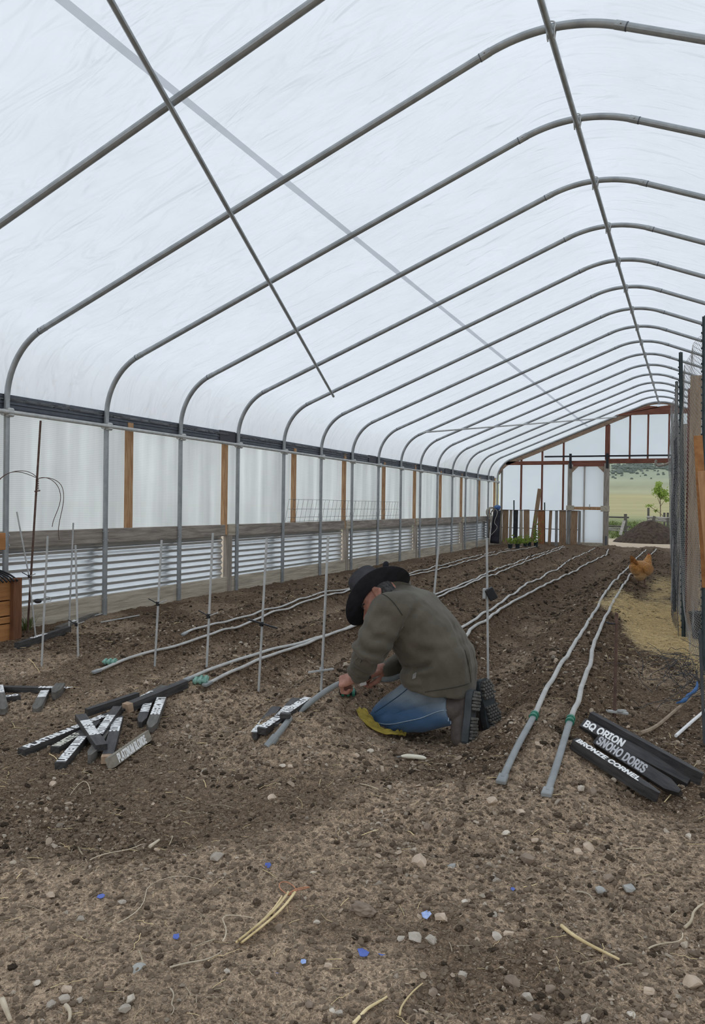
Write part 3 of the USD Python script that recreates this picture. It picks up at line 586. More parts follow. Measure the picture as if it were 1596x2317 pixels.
hose('drip_hose', [(1040, 1424), (1066, 1408), (1100, 1385), (1130, 1366), (1168, 1342), (1190, 1323), (1225, 1310), (1237, 1298), (1262, 1290), (1290, 1268), (1318, 1255), (1335, 1247), (1346, 1241)], .0125, 'grey drip hose of the third bed, wavy one on the left', seed=5, cap=False)
hose('drip_hose', [(1135, 1768), (1170, 1690), (1205, 1620), (1240, 1560), (1270, 1505), (1298, 1460), (1320, 1425), (1350, 1380), (1368, 1345), (1390, 1315), (1420, 1287), (1442, 1262), (1463, 1243)], .0125, 'grey drip hose of the right bed, left one of the pair', (1210, 1622), 6)
hose('drip_hose', [(1238, 1800), (1262, 1720), (1288, 1650), (1312, 1580), (1330, 1520), (1342, 1470), (1350, 1440), (1366, 1405), (1386, 1370), (1405, 1335), (1425, 1305), (1455, 1270), (1486, 1243)], .0125, 'grey drip hose of the right bed, right one of the pair', (1290, 1645), 7)
# the hose the man holds: from its end on the soil up to his hands, then back down along the third bed
HL, HR = at(789, 1539, 3.66), at(842, 1528, 3.73)
e0 = on(612, 1682, .012)
far_ = hose_path([(1062, 1427), (1110, 1395), (1150, 1369), (1195, 1347), (1250, 1318), (1310, 1288), (1345, 1268), (1372, 1257), (1377, 1243)], .0135, .02, 9)
near_ = spline([e0, at(640, 1648, depth_of(e0)+.05), at(672, 1615, 3.5), at(700, 1592, 3.55), at(740, 1562, 3.61), HL, at(815, 1533, 3.70), HR, at(868, 1537, 3.745), at(902, 1531, 3.78), at(960, 1500, 4.2), far_[0]*.5+at(960, 1500, 4.2)*.5+np.array([0, 0, -.02]), far_[0]], 70)
t = thing('drip_hose', 'pale grey hose held up in the hands of the kneeling man', 'hose', group='drip hoses laid along the beds')
obj('hose_body', tube(near_[:30], .0132, 12), hose_d, t, smooth=True); obj('hose_body', tube(np.vstack([near_[29:-1], far_]), .0135, 10, flat=.8), hose_m, t, smooth=True)
obj('end_cap', cyl(e0-unit(near_[1]-e0)*.02, e0+unit(near_[1]-e0)*  .035, .018, 12), hose_d, t)

def coupling_heap(px, py, label, n=2, dark=False):
    p = on(px, py, .014); t = thing('hose_coupling', label, 'coupling')
    for i in range(n):
        o = np.array([.0, (i-(n-1)/2)*.036, .0]); R = rz(.5); c = p+R@o
        obj('barrel', cat([cyl(c+R@np.array([-.04, 0, 0]), c+R@np.array([.04, 0, 0]), .011, 10)]), black_m if dark else teal_m, t)
        obj('locking_ring', cat([ring(c+R@np.array([x, 0, 0]), R@np.array([1., 0, 0]), .0175, .013) for x in (-.026, 0, .026)]), green_m if dark else teal_m, t)
    return t
coupling_heap(249, 1497, 'pale green hose couplings on the soil above the leftmost hose end')
coupling_heap(455, 1538, 'pale green hose couplings between the two hose ends of the second bed', 3)
coupling_heap(787, 1566, 'dark green hose coupling on the soil below the man\'s hands', 2, True)

# ---------------------------------------------------------------- thin stakes
fibre_m = mat('grey_rod', (.36, .37, .365), (.48, .48, .47), 10., (1, 1, 1), .6)
rust_m = mat('rusty_rod', (.085, .05, .04), (.15, .095, .075), 25., rough=.85, bump=.3)
def rod(base, top, label, clip=None, kind='v', r=.0068, m=None, lean=0., b3=None, kink=None):
    b = on(*base) if b3 is None else b3; dp = depth_of(b); p1 = at(*top, dp+lean); t = thing('garden_stake', label, 'stake', group='thin stakes in the soil')
    b2 = b-np.array([0, 0, .08]); pts = [b2, p1] if kink is None else [b2, at(*kink, dp+lean*.5), p1]
    obj('rod', tube(pts, r, 8), m or fibre_m, t)
    if clip:
        f = (clip[1]-base[1])/(top[1]-base[1]); c = at(*clip, dp+lean*f); A, U = R_, np.array([0, 0, 1.])
        if kind == 'v':
            obj('clip_arm', beam(c, c+A*.055+U*.022-F_*.01, .012, .006, b=.001), fibre_m, t); obj('clip_arm', beam(c, c-A*.058+U*.032, .008, .005, b=.001), black_m, t)
            obj('clip_body', cyl(c-U*.012, c+U*.012, r*1.7, 8), black_m, t)
        elif kind == 'bar':
            obj('clip_bar', beam(c-A*.075+U*.028-F_*.01, c+A*.09-U*.022-F_*.012, .014, .008, b=.001), black_m, t); obj('clip_body', cyl(c-U*.012, c+U*.012, r*1.7, 8), black_m, t)
        elif kind == 'h':
            obj('clip_bar', beam(c-A*.065-U*.01-F_*.01, c+A*.06+U*.008-F_*.01, .014, .008, b=.001), fibre_m, t); obj('clip_body', cyl(c-U*.012, c+U*.012, r*1.7, 8), fibre_m, t)
        elif kind == 'knob':
            obj('clip_body', lumpy(.02, 3, .1, 1, (1.5, 1, .8)).apply_translation(c-A*.035), black_m, t)
            obj('clip_loop', tube([c+A*.0, c+A*.02+U*.03, c+A*.045+U*.025, c+A*.05, c+A*.02-U*.005], .003, 5), fibre_m, t)
        elif kind == 'block':
            obj('clip_body', box(c+A*.018-F_*.012-U*.002, (.05, .03, .07), frame(A*.9+U*.5), .004), black_m, t); obj('clip_plate', box(c-A*.018-F_*.0, (.02, .02, .06), b=.003), fibre_m, t)
    return t
rod((93, 1508), (108, 1213), 'grey stake with a black knob in front of the stacked plank bin', (98, 1360), 'knob')
rod((155, 1428), (166, 1183), 'grey stake standing close to the corrugated wall, with a black clip', (158, 1330), 'h')
rod((178, 1491), (171, 1233), 'grey stake with a low V clip beside the fallen stakes by the wall', (173, 1413), 'v')
rod((84, 1440), (38, 1158), 'pale bent stake leaning left across the rusty rod', (66, 1304), 'v', kink=(66, 1305), r=.006, b3=on(84, 1440)-np.array([0, 0, .02]))
rod((349, 1508), (366, 1222), 'grey stake with a V clip in front of the third hoop post', (357, 1366), 'v')
rod((467, 1504), (482, 1206), 'grey stake with a dark V clip, crossing the leftmost hoses', (472, 1394), 'v')
rod((584, 1565), (604, 1218), 'grey stake with a slanted black bar clip left of the kneeling man', (592, 1412), 'bar')
rod((726, 1560), (743, 1213), 'grey stake with a pale low clip just left of the man\'s hands', (728, 1516), 'h')
rod((966, 1512), (995, 1210), 'grey stake leaning right behind the back of the kneeling man', b3=on(966, 1505))
rod((1106, 1565), (1102, 1217), 'grey stake with a black block clip right of the kneeling man', (1104, 1343), 'block')
b_ = on(61, 1432); t = rod((61, 1432), (92, 952), 'tall rusty rod with drooping wires at the left wall', None, r=.0085, m=rust_m)
dp = depth_of(b_); w3 = lambda x, y: at(x, y, dp-.004*abs(x-85))
for q in ([(85, 1082), (70, 1070), (38, 1066), (12, 1075), (-6, 1092)], [(85, 1082), (60, 1072), (30, 1068), (8, 1077), (-10, 1095)], [(86, 1083), (104, 1081), (122, 1090), (133, 1105), (137, 1122), (130, 1155), (118, 1192)], [(86, 1083), (106, 1081), (128, 1088), (141, 1103), (144, 1120), (139, 1160), (134, 1222)]):
    obj('wire', tube(spline([w3(*a) for a in q], 24), .0028, 5), rust_m, t)
obj('wire_twist', cat([ring(w3(84.5, 1086+i*4), (0, 0, 1), .013, .008) for i in range(6)]), rust_m, t); obj('crosspiece', beam(w3(78, 1112), w3(91, 1110), .01, .01), rust_m, t)
t = rod((1391, 1625), (1396, 1387), 'rusty brown rod standing in the right bed near the sign stakes', None, r=.0075, m=rust_m)
c_ = at(1393, 1612, depth_of(on(1391, 1625)))
obj('crosspiece', beam(c_-R_*.06+np.array([0, 0, .01]), c_+R_*.06-np.array([0, 0, .005]), .02, .012), fibre_m, t); obj('crosspiece', beam(c_+R_*.01-F_*.02+np.array([0, 0, .012]), c_+R_*.055+F_*.03, .02, .012), fibre_m, t)
obj('wire_tie', tube(spline([at(1395, 1412, depth_of(c_)), at(1384, 1411, depth_of(c_)), at(1372, 1408, depth_of(c_)+.02)], 8), .004, 5), black_m, t)
c_ = on(325, 1408); obj('bamboo_cane', cyl(on(228, 1408, .012), on(316, 1392, .01), .006, 6), fibre_m, label='grey cane lying on the soil near the second hoop post', cat='cane')
obj('bamboo_cane', cyl(on(195, 1398, .01)-np.array([0, 0, .0]), on(238, 1387, .012), .006, 6), fibre_m, label='grey cane lying behind the fallen stakes against the wall plank', cat='cane')

# ---------------------------------------------------------------- lettered sign stakes
stain_m = mat('dark_stain', (.022, .021, .022), (.06, .056, .055), 10., (1, 6, 6), .55, spec=.4, bump=.15)
greyst_m = mat('grey_stain', (.085, .08, .072), (.15, .14, .125), 10., (1, 6, 6), .7, bump=.15)
tan_m = mat('raw_wood', (.30, .20, .13), (.44, .32, .22), 8., (1, 6, 6), .8)
letter_m = mat('white_letter_paint', (.78, .78, .77), (.88, .88, .87), 30., rough=.6)
dull_m = mat('worn_letter_paint', (.40, .40, .42), (.60, .60, .62), 30., rough=.6)
def sign(p0, p1, label, text=None, off=.03, h=.028, w=.042, th=None, m=None, point=None, lm=None, roll=0., lift=0., lift1=None, side=False, cond=.82, raw=None):
    """a stake lying on the soil from pixel p0 to pixel p1; the text runs from p0"""
    a = on(*p0, dz=h*.5+lift); b = on(*p1, dz=h*.5+(lift if lift1 is None else lift1)); L = np.linalg.norm(b-a); R = frame(b-a) @ rx(roll)
    t = thing('sign_stake', label, 'sign', a, R, 'lettered wooden sign stakes'); m = m or stain_m; W = w/2; Hh = h/2; tip = .05
    out = [(0, -W), (L, -W), (L, W), (0, W)]
    if point == 'end': out = [(0, -W), (L-tip, -W), (L, -W*.35), (L, W*.35), (L-tip, W), (0, W)]
    if point == 'start': out = [(0, -W*.35), (tip, -W), (L, -W), (L, W), (tip, W), (0, W*.35)]
    import shapely
    body = trimesh.creation.extrude_polygon(shapely.Polygon(out), h, engine='earcut'); body.apply_translation((0, 0, -Hh)); obj('stake', body, m, t, smooth=False)
    if raw:
        x0 = 0 if raw == 'start' else L; obj('cut_end', box((x0+(.004 if raw == 'start' else -.004), 0, 0), (.03, w+.002, h+.002)), tan_m, t)
    if text:
        th = th or w*.84; tm = meshkit.text_mesh(text, th, .0015, bold=True); v = np.array(tm.vertices); v[:, 0] *= cond; tf = np.array(tm.faces); tf = tf[(v[tf][:, :, 2] > .001).all(1)]; U2 = shapely.union_all([shapely.Polygon(v[k_][:, :2]).buffer(1e-5) for k_ in tf]).buffer(th*.030).simplify(th*.008); tm = cat([trimesh.creation.extrude_polygon(g_, .0015, engine='earcut') for g_ in getattr(U2, 'geoms', [U2])]); v = np.array(tm.vertices)
        if side: v = np.stack([v[:, 0], v[:, 2]*-1-W, v[:, 1]-th/2], 1); tm = trimesh.Trimesh(v+np.array([off, 0, 0]), tm.faces, process=False)
        else: v = v+np.array([off, -th/2, Hh]); tm = trimesh.Trimesh(v, tm.faces, process=False)
        obj('lettering', tm, lm or letter_m, t, smooth=False)
    return t
sign((48, 1702), (283, 1606), 'dark sign stake lettered PLATINUM BLONDE, longest on the left, white top letters', 'PLATINUM BLONDE', .02, cond=.98)
sign((196, 1612), (312, 1574), 'blank dark sign stake propped above the long stake', None, lift=.02, h=.035, w=.03)
sign((288, 1601), (420, 1547), 'blank dark sign stake with a raw cut end, by the second bed', None, lift=.012, h=.04, w=.045, raw='start')
sign((322, 1584), (372, 1556), 'sign stake ending END, half hidden behind the raw-ended stake', 'END', .0, m=greyst_m)
sign((124, 1697), (222, 1640), 'short dark sign stake lettered WHITE F', 'WHITE F', .006, lm=mat('cream_letter', (.52, .51, .42), (.66, .64, .55), 30.))
sign((136, 1733), (218, 1636), 'dark sign stake lettered LAKEVIEW BLUSH', 'LAKEVIEW BLUSH', .012, cond=.72, lift=.004)
sign((182, 1622), (230, 1692), 'dark sign stake lettered WINS SPAWNS, lying across the other stakes', 'WINS SPAWNS', .10, lift=.035, lift1=.03, cond=.52, w=.048)
sign((222, 1668), (266, 1604), 'dark sign stake lettered AUTUMN LIGHT', 'AUTUMN LIGHT', .005, lift=.02, cond=.62)
sign((268, 1626), (243, 1718), 'dark sign stake lettered SOVANITE with a raw wood end', 'SOVANITE', .03, cond=.7, w=.046, raw='end')
sign((240, 1660), (202, 1718), 'pointed dark sign stake under the crossing stake, unlettered', None, point='end', m=greyst_m, w=.036, h=.036)
sign((248, 1727), (338, 1663), 'grey pointed sign stake lettered PLATINUM BLONDE along its side', 'PLATINUM BLONDE', .045, m=mat('bleached_stake', (.21, .19, .15), (.31, .28, .23), 9., (1, 6, 6), .8), point='end', h=.045, w=.03, th=.034, side=True, cond=.62, roll=-.4)
sign((336, 1592), (318, 1640), 'short sign stake lettered IVAN, left of the L\'ANCRESSE stake', 'IVAN', .03, cond=.8, point='end', w=.045)
sign((366, 1583), (340, 1652), 'pointed sign stake lettered L\'ANCRESSE', 'L\'ANCRESSE', .005, m=greyst_m, point='end', w=.048, lift=.008, cond=.62)
sign((1, 1558), (118, 1561), 'dark sign stake lettered WENDY, farthest of the group at the left edge', 'WENDY', .24, cond=1.1)
sign((102, 1567), (80, 1610), 'pointed grey sign stake lettered WYNN', 'WYNN', .005, m=greyst_m, point='end', w=.046, cond=.75)
sign((137, 1553), (122, 1575), 'short blank sign stake stub tilted up at the left', None, m=greyst_m, point='end', w=.05, h=.04, lift=.01)
sign((-4, 1556), (7, 1611), 'pointed grey sign stake lettered KITCHEN at the left edge', 'KITCHEN', .0, m=greyst_m, point='end', w=.05, lift=.012, cond=.65)
sign((46, 1577), (-20, 1586), 'short dark sign stake lettered CORN at the left edge', 'CORN', .008, w=.045, cond=.9)
sign((577, 1666), (626, 1605), 'pale lettered sign stake WIZARD, left one near the hose end', 'WIZARD OF OZ', .015, cond=.62, w=.046, point='start', th=.038)
sign((592, 1655), (689, 1590), 'dark sign stake lettered PENHILL WATERMELON beside the held hose', 'PENHILL WATERMELON', .01, cond=.66, lift=.014)
sign((617, 1645), (672, 1586), 'sign stake lettered SANDRA, half under the PENHILL stake', 'SANDRA', .12, cond=.7, lift=.0, w=.05, th=.04)
obj('timber_block', box(on(646, 1619, .05), (.045, .03, .022), rz(.35), .003), stain_m, label='small dark block lying on the PENHILL sign stake', cat='block')
sign((1318, 1640), (1560, 1770), 'black sign stake lettered BQ ORION', 'BQ ORION', .008, cond=.70, w=.052, th=.036, h=.036, lift=.0, roll=.5)
sign((1352, 1675), (1541, 1795), 'grey-black sign stake lettered SNOHO DORIS', 'SNOHO DORIS', .01, lm=dull_m, cond=.68, w=.046, th=.034, h=.036, roll=.8, lift=.01, point='end')
sign((1298, 1681), (1490, 1804), 'black sign stake lettered BRONZE CORNEL', 'BRONZE CORNEL', .01, cond=.74, w=.038, h=.04, roll=.0, point='end', th=.032)
sign((1336, 1623), (1588, 1763), 'blank black sign stake, rearmost of the four at the right', None, w=.03, h=.05, lift=.015, point='end')
sign((38, 1462), (156, 1424), 'black sign stake lettered CLARION lying before the plank bin', 'CLARION', .22, cond=1.1, w=.04, h=.05)
sign((130, 1422), (222, 1388), 'dark sign stake lettered ROSE lying by the wall', 'ROSE', .30, cond=1.0, m=greyst_m, w=.045, point='end')

# ---------------------------------------------------------------- plank bin, grass, far clutter
c0 = on(42, 1446); zb_ = c0[2]-.03
t = thing('plank_bin', 'orange plank bin at the left edge of the photo', 'planter')
zs = [0, .145, .185, .345, .525]; xb = c0[0]
cuts = [(.0, .165), (.168, .222), (.226, .345), (.348, .515)]
for i, (z0, z1_) in enumerate(cuts):
    obj('plank', box((xb-.02+.004*(i % 2), c0[1]-1.3, zb_+(z0+z1_)/2), (.038, 2.5, z1_-z0-.005), b=.004), orange_y, t)
    obj('plank', box((xb-.21, c0[1]-.06, zb_+(z0+z1_)/2), (.34, .038, z1_-z0-.005), b=.004), orange_y, t)
obj('corner_post', box((xb+.022, c0[1]-.05, zb_+.255), (.04, .085, .53), b=.004), mat('brown_post', (.12, .05, .025), (.2, .09, .045), 5., (9, 9, 1.), .75), t)
obj('bin_soil', box((xb-.21, c0[1]-1.2, zb_+.22), (.33, 2.2, .4)), darksoil, t)
coil = []
for i in range(7):
    yy = c0[1]-.10-i*.035; coil.append(tube(spline([(xb-.35, yy, zb_+.50), (xb-.25, yy-.02, zb_+.575), (xb-.08, yy+.02, zb_+.565), (xb+.055, yy+.03, zb_+.50)], 12), .008, 6))
obj('black_tubing', cat(coil), black_m, label='strands of black tubing draped over the plank bin', cat='tubing')
p_ = atx(5, 1225, -4.02); obj('timber_board', beam(p_+np.array([0, -1.2, -.02]), p_+np.array([0, .02, 0]), .03, .13), orange_y, label='orange board hung on the wall above the plank bin', cat='board')
for (px, py, n, h, lab) in ((60, 1425, 70, .16, 'dark green grass tuft beside the plank bin'), (97, 1405, 16, .2, 'sparse grass blades against the wall plank'), (363, 1357, 26, .13, 'grass tuft at the wall by the third stake')):
    p = on(px, py); obj('grass_tuft', tuft(n, h, .13, px, .003).apply_translation(p), grass_m, label=lab, cat='grass', smooth=False)
wire_m = mat('panel_wire', (.20, .20, .19), None, rough=.5, metal=.5)
t = thing('wire_panel', 'welded wire panel leaning inside the left wall', 'wire panel')
xw = -(HWALL+.014); ya, yb2 = atx(655, 1150, xw)[1], atx(903, 1150, xw)[1]
wz = lambda z, y: np.array([xw-.004+.0*z, y, z])
obj('wire_grid', cat([tube([wz(z, ya-.15*(1.14-z)), wz(z, yb2)], .0026, 5) for z in (1.14, 1.0, .88, .82)]+[tube([wz(1.14, y), wz(.81, y-.12)], .0024, 5) for y in np.arange(ya, yb2, .152)]), wire_m, t)

# picket fence with its clutter
YP = 22.1
t = thing('picket_fence', 'low fence of mismatched boards in front of the end wall', 'fence')
pk_ = lambda x, y, dy=0: aty(x, y, YP+dy)
pal = dict(b=mat('picket_brown', (.20, .125, .075), (.33, .225, .14), 5., (9, 9, .9), .8, vary=.1), p=mat('picket_pale', (.28, .23, .17), (.42, .36, .28), 5., (9, 9, .9), .8, vary=.1), o=mat('picket_orange', (.20, .085, .04), (.32, .15, .07), 5., (9, 9, .9), .8), d=mat('picket_dark', (.02, .022, .024), (.04, .04, .042), 5.), g=mat('picket_grey', (.16, .155, .145), (.27, .26, .24), 5., (9, 9, .9), .8))
for (xt, xb_, yt, yb_, w_, c) in ((1106, 1105, 1152, 1218, 7, 'b'), (1136, 1128, 1154, 1231, 5, 'p'), (1145, 1143, 1153, 1231, 13, 'b'), (1157, 1154, 1154, 1231, 6, 'p'), (1168, 1166, 1154, 1228, 10, 'd'), (1180, 1180, 1153, 1232, 6, 'p'), (1192, 1192, 1153, 1234, 13, 'b'), (1222, 1203, 1106, 1238, 9, 'b'), (1225.5, 1225, 1154, 1238, 15, 'o'),
                                  (1247, 1243, 1155, 1236, 6.5, 'b'), (1260, 1259, 1155, 1236, 6, 'g'), (1274, 1273, 1154, 1239, 15, 'b'), (1287, 1285, 1155, 1239, 8, 'g'), (1301, 1298, 1155, 1240, 14, 'b'), (1312, 1311, 1156, 1232, 6, 'g')):
    d = depth_of(pk_(xt, 1200)); obj('picket', beam(pk_(xb_, yb_, r_.uniform(-.02, .02)), pk_(xt, yt), w_/FPX*d, .022, (0, 1, 0)), pal[c], t)
obj('fence_wire', cat(cyl(pk_(1128, 1153.5, -.03), pk_(1312, 1156, -.03), .009, 6), cyl(pk_(1128, 1193, .03), pk_(1312, 1199, .03), .012, 6)), wire_m, t)
for (x, y0_, y1_, l) in ((1163.5, 1228, 1132, 'dark metal fence post behind the black picket'), (1233, 1236, 1137, 'dark green metal fence post right of the orange picket')):
    obj('metal_post', beam(pk_(x, y0_, .06), pk_(x, y1_, .06), .03, .03, (0, 1, 0)), mat('green_post_'+str(int(x)), (.03, .05, .05), (.05, .075, .07), 9., rough=.6), label=l, cat='post')
bp = pk_(1120, 1229, -.15); t = thing('tarp_roll', 'tall rolled black tarp with a blue top at the far left corner', 'tarp')
obj('roll', tube(spline([bp, bp+np.array([.02, 0, .45]), bp+np.array([.06, 0, .93])], 12), np.linspace(.13, .105, 12), 12), mat('black_tarp', (.015, .015, .02), (.045, .045, .06), 6., rough=.6, bump=.5), t, smooth=True)
obj('blue_top', lumpy(.1, 2, .2, 2, (1, 1, .75)).apply_translation(bp+np.array([.06, 0, 1.0])), mat('blue_cloth', (.05, .11, .28), (.12, .22, .42), 12., rough=.7), t, smooth=True)
rope_m = mat('pale_rope', (.35, .32, .27), (.5, .47, .41), 40., rough=.9)
rp = lambda x, y, dy=-.32: pk_(x, y, dy)
obj('rope_coil', cat([tube(spline([rp(1120, 1150), rp(1110, 1148+i), rp(1101+i, 1155), rp(1103+i*2, 1166+i*3), rp(1112, 1160), rp(1121, 1152)], 20), .011, 5) for i in range(4)]+[tube(spline([rp(1122, 1152), rp(1123, 1170), rp(1121, 1186), rp(1125, 1190), rp(1119, 1203), rp(1112, 1211)], 20), .009, 5), tube(spline([rp(1112, 1160), rp(1114, 1175), rp(1110, 1195), rp(1108, 1225), rp(1108, 1231)], 20), .011, 5)]), rope_m, label='pale rope coiled over the fence corner and tarp roll', cat='rope')
pot_m = mat('nursery_pot', (.012, .02, .025), (.03, .04, .045), 8., rough=.5)
for i, (x, yb_, w_, h_, pl, lab) in enumerate(((1155, 1242.5, 10.5, 11, 25, 'leftmost small pot, with hardly any plant'), (1171.5, 1242.5, 10.5, 12, 170, 'black pot with the bushy green seedling'), (1189, 1238, 9, 10, 60, 'black pot right of the bushy seedling'), (1198, 1237, 9, 10, 50, 'black pot touching the leaning picket'), (1213, 1238, 10, 12, 110, 'black pot with the tall slender plant'))):
    p = on(x, yb_); d = depth_of(p); w2, hh = w_/FPX*d/2, h_/FPX*d; t = thing('plant_pot', lab, 'pot', p)
    prof = np.array([(0, 0), (w2*.8, 0), (w2, hh*.9), (w2*1.1, hh*.9), (w2*1.1, hh), (w2*.95, hh), (w2*.9, hh*.85), (0, hh*.85)]); obj('pot', trimesh.creation.revolve(prof, sections=16), pot_m, t)
    tall = .42 if i == 4 else .13; sp = .05 if i == 4 else .10
    obj('foliage', leaves([(r_.normal(0, sp), r_.normal(0, sp), hh+abs(r_.normal(tall*.5, tall*.4))) for _ in range(pl)], .045, 10+i), leaf_m, t, smooth=False)
    obj('stem', cat([cyl((0, 0, hh*.8), (r_.normal(0, .03), r_.normal(0, .03), hh+tall), .005, 5) for _ in range(3)]), bark_m, t)

# ---------------------------------------------------------------- chicken run along the right edge
tpost_m = mat('t_post', (.030, .045, .050), (.062, .080, .082), 12., rough=.55)
def tpost(base, top, label, w=.042):
    t = thing('t_post', label, 'post', group='dark green T-posts of the chicken run'); base = np.asarray(base); a = base-np.array([0, 0, .1]); d = unit(top-a)
    obj('web', beam(a, top, .031, .008, (0, 1, 0)), tpost_m, t); obj('web', beam(a, top, .008, .042, (0, 1, 0)), tpost_m, t)
    n = int(np.linalg.norm(top-a)/.055); obj('studs', cat([box(a+d*.055*i+np.array([-.018, -.01, 0]), (.009, .012, .013), b=.003) for i in range(4, n)]), tpost_m, t)
    return t
PB = [np.array([.93, 5.60, 0]), np.array([.80, 7.0, 0]), np.array([.70, 8.7, 0]), np.array([.60, 13.4, 0]), np.array([.50, 20.5, 0])]
PT = [at(1595, 716, 5.45), at(1541, 797, 6.55), at(1532, 863, 8.2), at(1525, 965, 12.4), np.array([.50, 20.5, 2.2])]
for b_ in PB: b_[2] = gz(b_[0], b_[1])
for b_, p_, l in zip(PB, PT, ('tallest and nearest dark T-post of the chicken run, at the right edge', 'second dark T-post of the chicken run', 'third dark T-post, wrapped in netting', 'far dark T-post of the chicken run with its top by the end wall', 'last dark T-post of the chicken run, hidden in netting')): tpost(b_, p_, l)
def netting(name, top_, bot, cell, r, m, label, seed=0, sag=.05, hexa=True):
    """hexagonal wire netting between two polylines: one strand after the other, joined at the twists"""
    top_, bot = np.asarray(top_), np.asarray(bot); L = np.r_[0, np.cumsum(np.linalg.norm(np.diff(bot, axis=0), axis=1))]
    n = int(L[-1]/cell); hgt = np.linalg.norm(top_-bot, axis=1).mean(); k = int(hgt/(cell*.9)); pts, cnt = [], []
    u = np.linspace(0, 1, k*4+1); zig = np.tile([0, 0, 1, 1], k+1)[:len(u)]
    for i in range(n):
        s = (i+np.where((i % 2) == 0, zig, 1-zig)*.96)*cell
        B = np.stack([np.interp(s, L, bot[:, a]) for a in range(3)], 1); T = np.stack([np.interp(s, L, top_[:, a]) for a in range(3)], 1)
        P = B*(1-u[:, None])+T*u[:, None]; off = sag*(meshkit.fbm(np.stack([s*.9, u*2, s*0+seed], -1), 3, 3)-.5)*2; P[:, 0] += off
        pts.append(P); cnt.append(len(P))
    c = UsdGeom.BasisCurves.Define(stage, fresh('/World', name)); c.CreateTypeAttr('linear'); c.CreatePointsAttr(Vt.Vec3fArray.FromNumpy(np.vstack(pts).astype(np.float32))); c.CreateCurveVertexCountsAttr(Vt.IntArray(cnt))
    c.CreateWidthsAttr(Vt.FloatArray([2*r])); c.SetWidthsInterpolation('constant'); UsdShade.MaterialBindingAPI.Apply(c.GetPrim()).Bind(m)
    return tag(c.GetPrim(), label, 'netting', kind='stuff')
net_m = mat('netting_wire', (.20, .20, .195), (.30, .30, .29), 9., rough=.6)
netd_m = mat('black_netting', (.035, .036, .04), (.06, .062, .068), 9., rough=.7)
topl = [PT[0]*.985+PB[0]*.015, PT[1]*.93+PB[1]*.07, PT[2]*.95+PB[2]*.05, PT[3], PT[4]]
netting('wire_netting', topl, [b_+np.array([-.02, 0, .02]) for b_ in PB], .037, .0011, net_m, 'grey hexagonal wire netting of the chicken run, seen edge-on at the right', 1, .09)
netting('wire_netting', [p+np.array([-.01, 0, -.5]) for p in topl[1:]], [b_+np.array([-.02, 0, .0]) for b_ in PB[1:]], .055, .0013, netd_m, 'black plastic netting doubled over the far part of the chicken run', 5, .06)
cp_ = lambda x, y, d: at(x, y, d)
def gbase(p): q = np.array(p); q[2] = gz(q[0], q[1])-.03; return q
b_ = gbase(cp_(1566, 1440, 6.75)); obj('coop_post', beam(b_, np.array([b_[0], b_[1], cp_(1569, 852, 6.75)[2]]), .094, .09, (0, 1, 0)), mat('coop_timber', (.27, .19, .125), (.44, .33, .23), 5., (9, 9, .9), .8, bump=.2), label='tall brown timber post of the coop behind the T-posts', cat='post')
b_ = gbase(cp_(1557, 1420, 7.4)); obj('coop_post', beam(b_, np.array([b_[0], b_[1], cp_(1552, 880, 7.4)[2]]), .07, .07, (0, 1, 0)), redwood_z, label='dark red timber post just left of the brown coop post', cat='post')
b_ = gbase(cp_(1541, 1400, 9.0)); obj('coop_post', beam(b_, np.array([b_[0], b_[1], cp_(1544, 960, 9.0)[2]]), .06, .06, (0, 1, 0)), greywood_z, label='slim grey timber post inside the netting', cat='post')
obj('lean_board', beam(cp_(1600, 1330, 5.1), cp_(1580, 986, 5.2), .055, .02, (0, 1, 0)), orange_y, label='upper orange board leaning on the coop, cut off square', cat='board')
obj('lean_board', beam(cp_(1612, 1300, 5.0), cp_(1592, 1066, 5.1), .07, .02, (0, 1, 0)), mat('coop_orange', (.32, .16, .075), (.46, .26, .13), 4., (9, 9, .9), .75), label='lower orange board at the right edge of the coop', cat='board')
q0, q1 = cp_(1584, 1395, 6.9), cp_(1584, 1010, 6.9)
obj('plywood_side', box((q0[0]+.62, q0[1]+.05, (q0[2]+q1[2])/2), (1.24, .02, q1[2]-q0[2])), mat('coop_ply', (.36, .25, .16), (.48, .35, .24), 3., (1, 1, .5), .7), label='tan plywood side of the chicken coop at the right edge', cat='panel')
obj('coop_sill', box((q0[0]+.62, q0[1]+.02, q0[2]-.02), (1.24, .05, .045), b=.003), archwood, label='brown sill board under the plywood coop side', cat='board')
p = gbase(cp_(1594, 1452, 6.35)); p[2] += .03; p[2] += .03; t = thing('bucket', 'black bucket on straw beneath the coop', 'bucket', p)
obj('bucket_body', trimesh.creation.revolve(np.array([(0, 0), (.085, 0), (.115, .2), (.122, .2), (.122, .215), (.11, .215), (.08, .02), (0, .02)]), sections=24), black_m, t, smooth=30)
obj('bail', tube(spline([(-.115, 0, .2), (-.08, -.05, .225), (0, -.1, .22), (.08, -.05, .225), (.115, 0, .2)], 14), .003, 5), wire_m, t)
b_ = on(1597, 1690); obj('loose_post', beam(b_-np.array([0, 0, .05]), at(1584, 1425, depth_of(b_)+.35), .014, .012, (0, 1, 0)), mat('loose_dark', (.03, .032, .033), (.06, .06, .06), 12.), label='dark leaning post at the right edge in front of the T-post', cat='post')
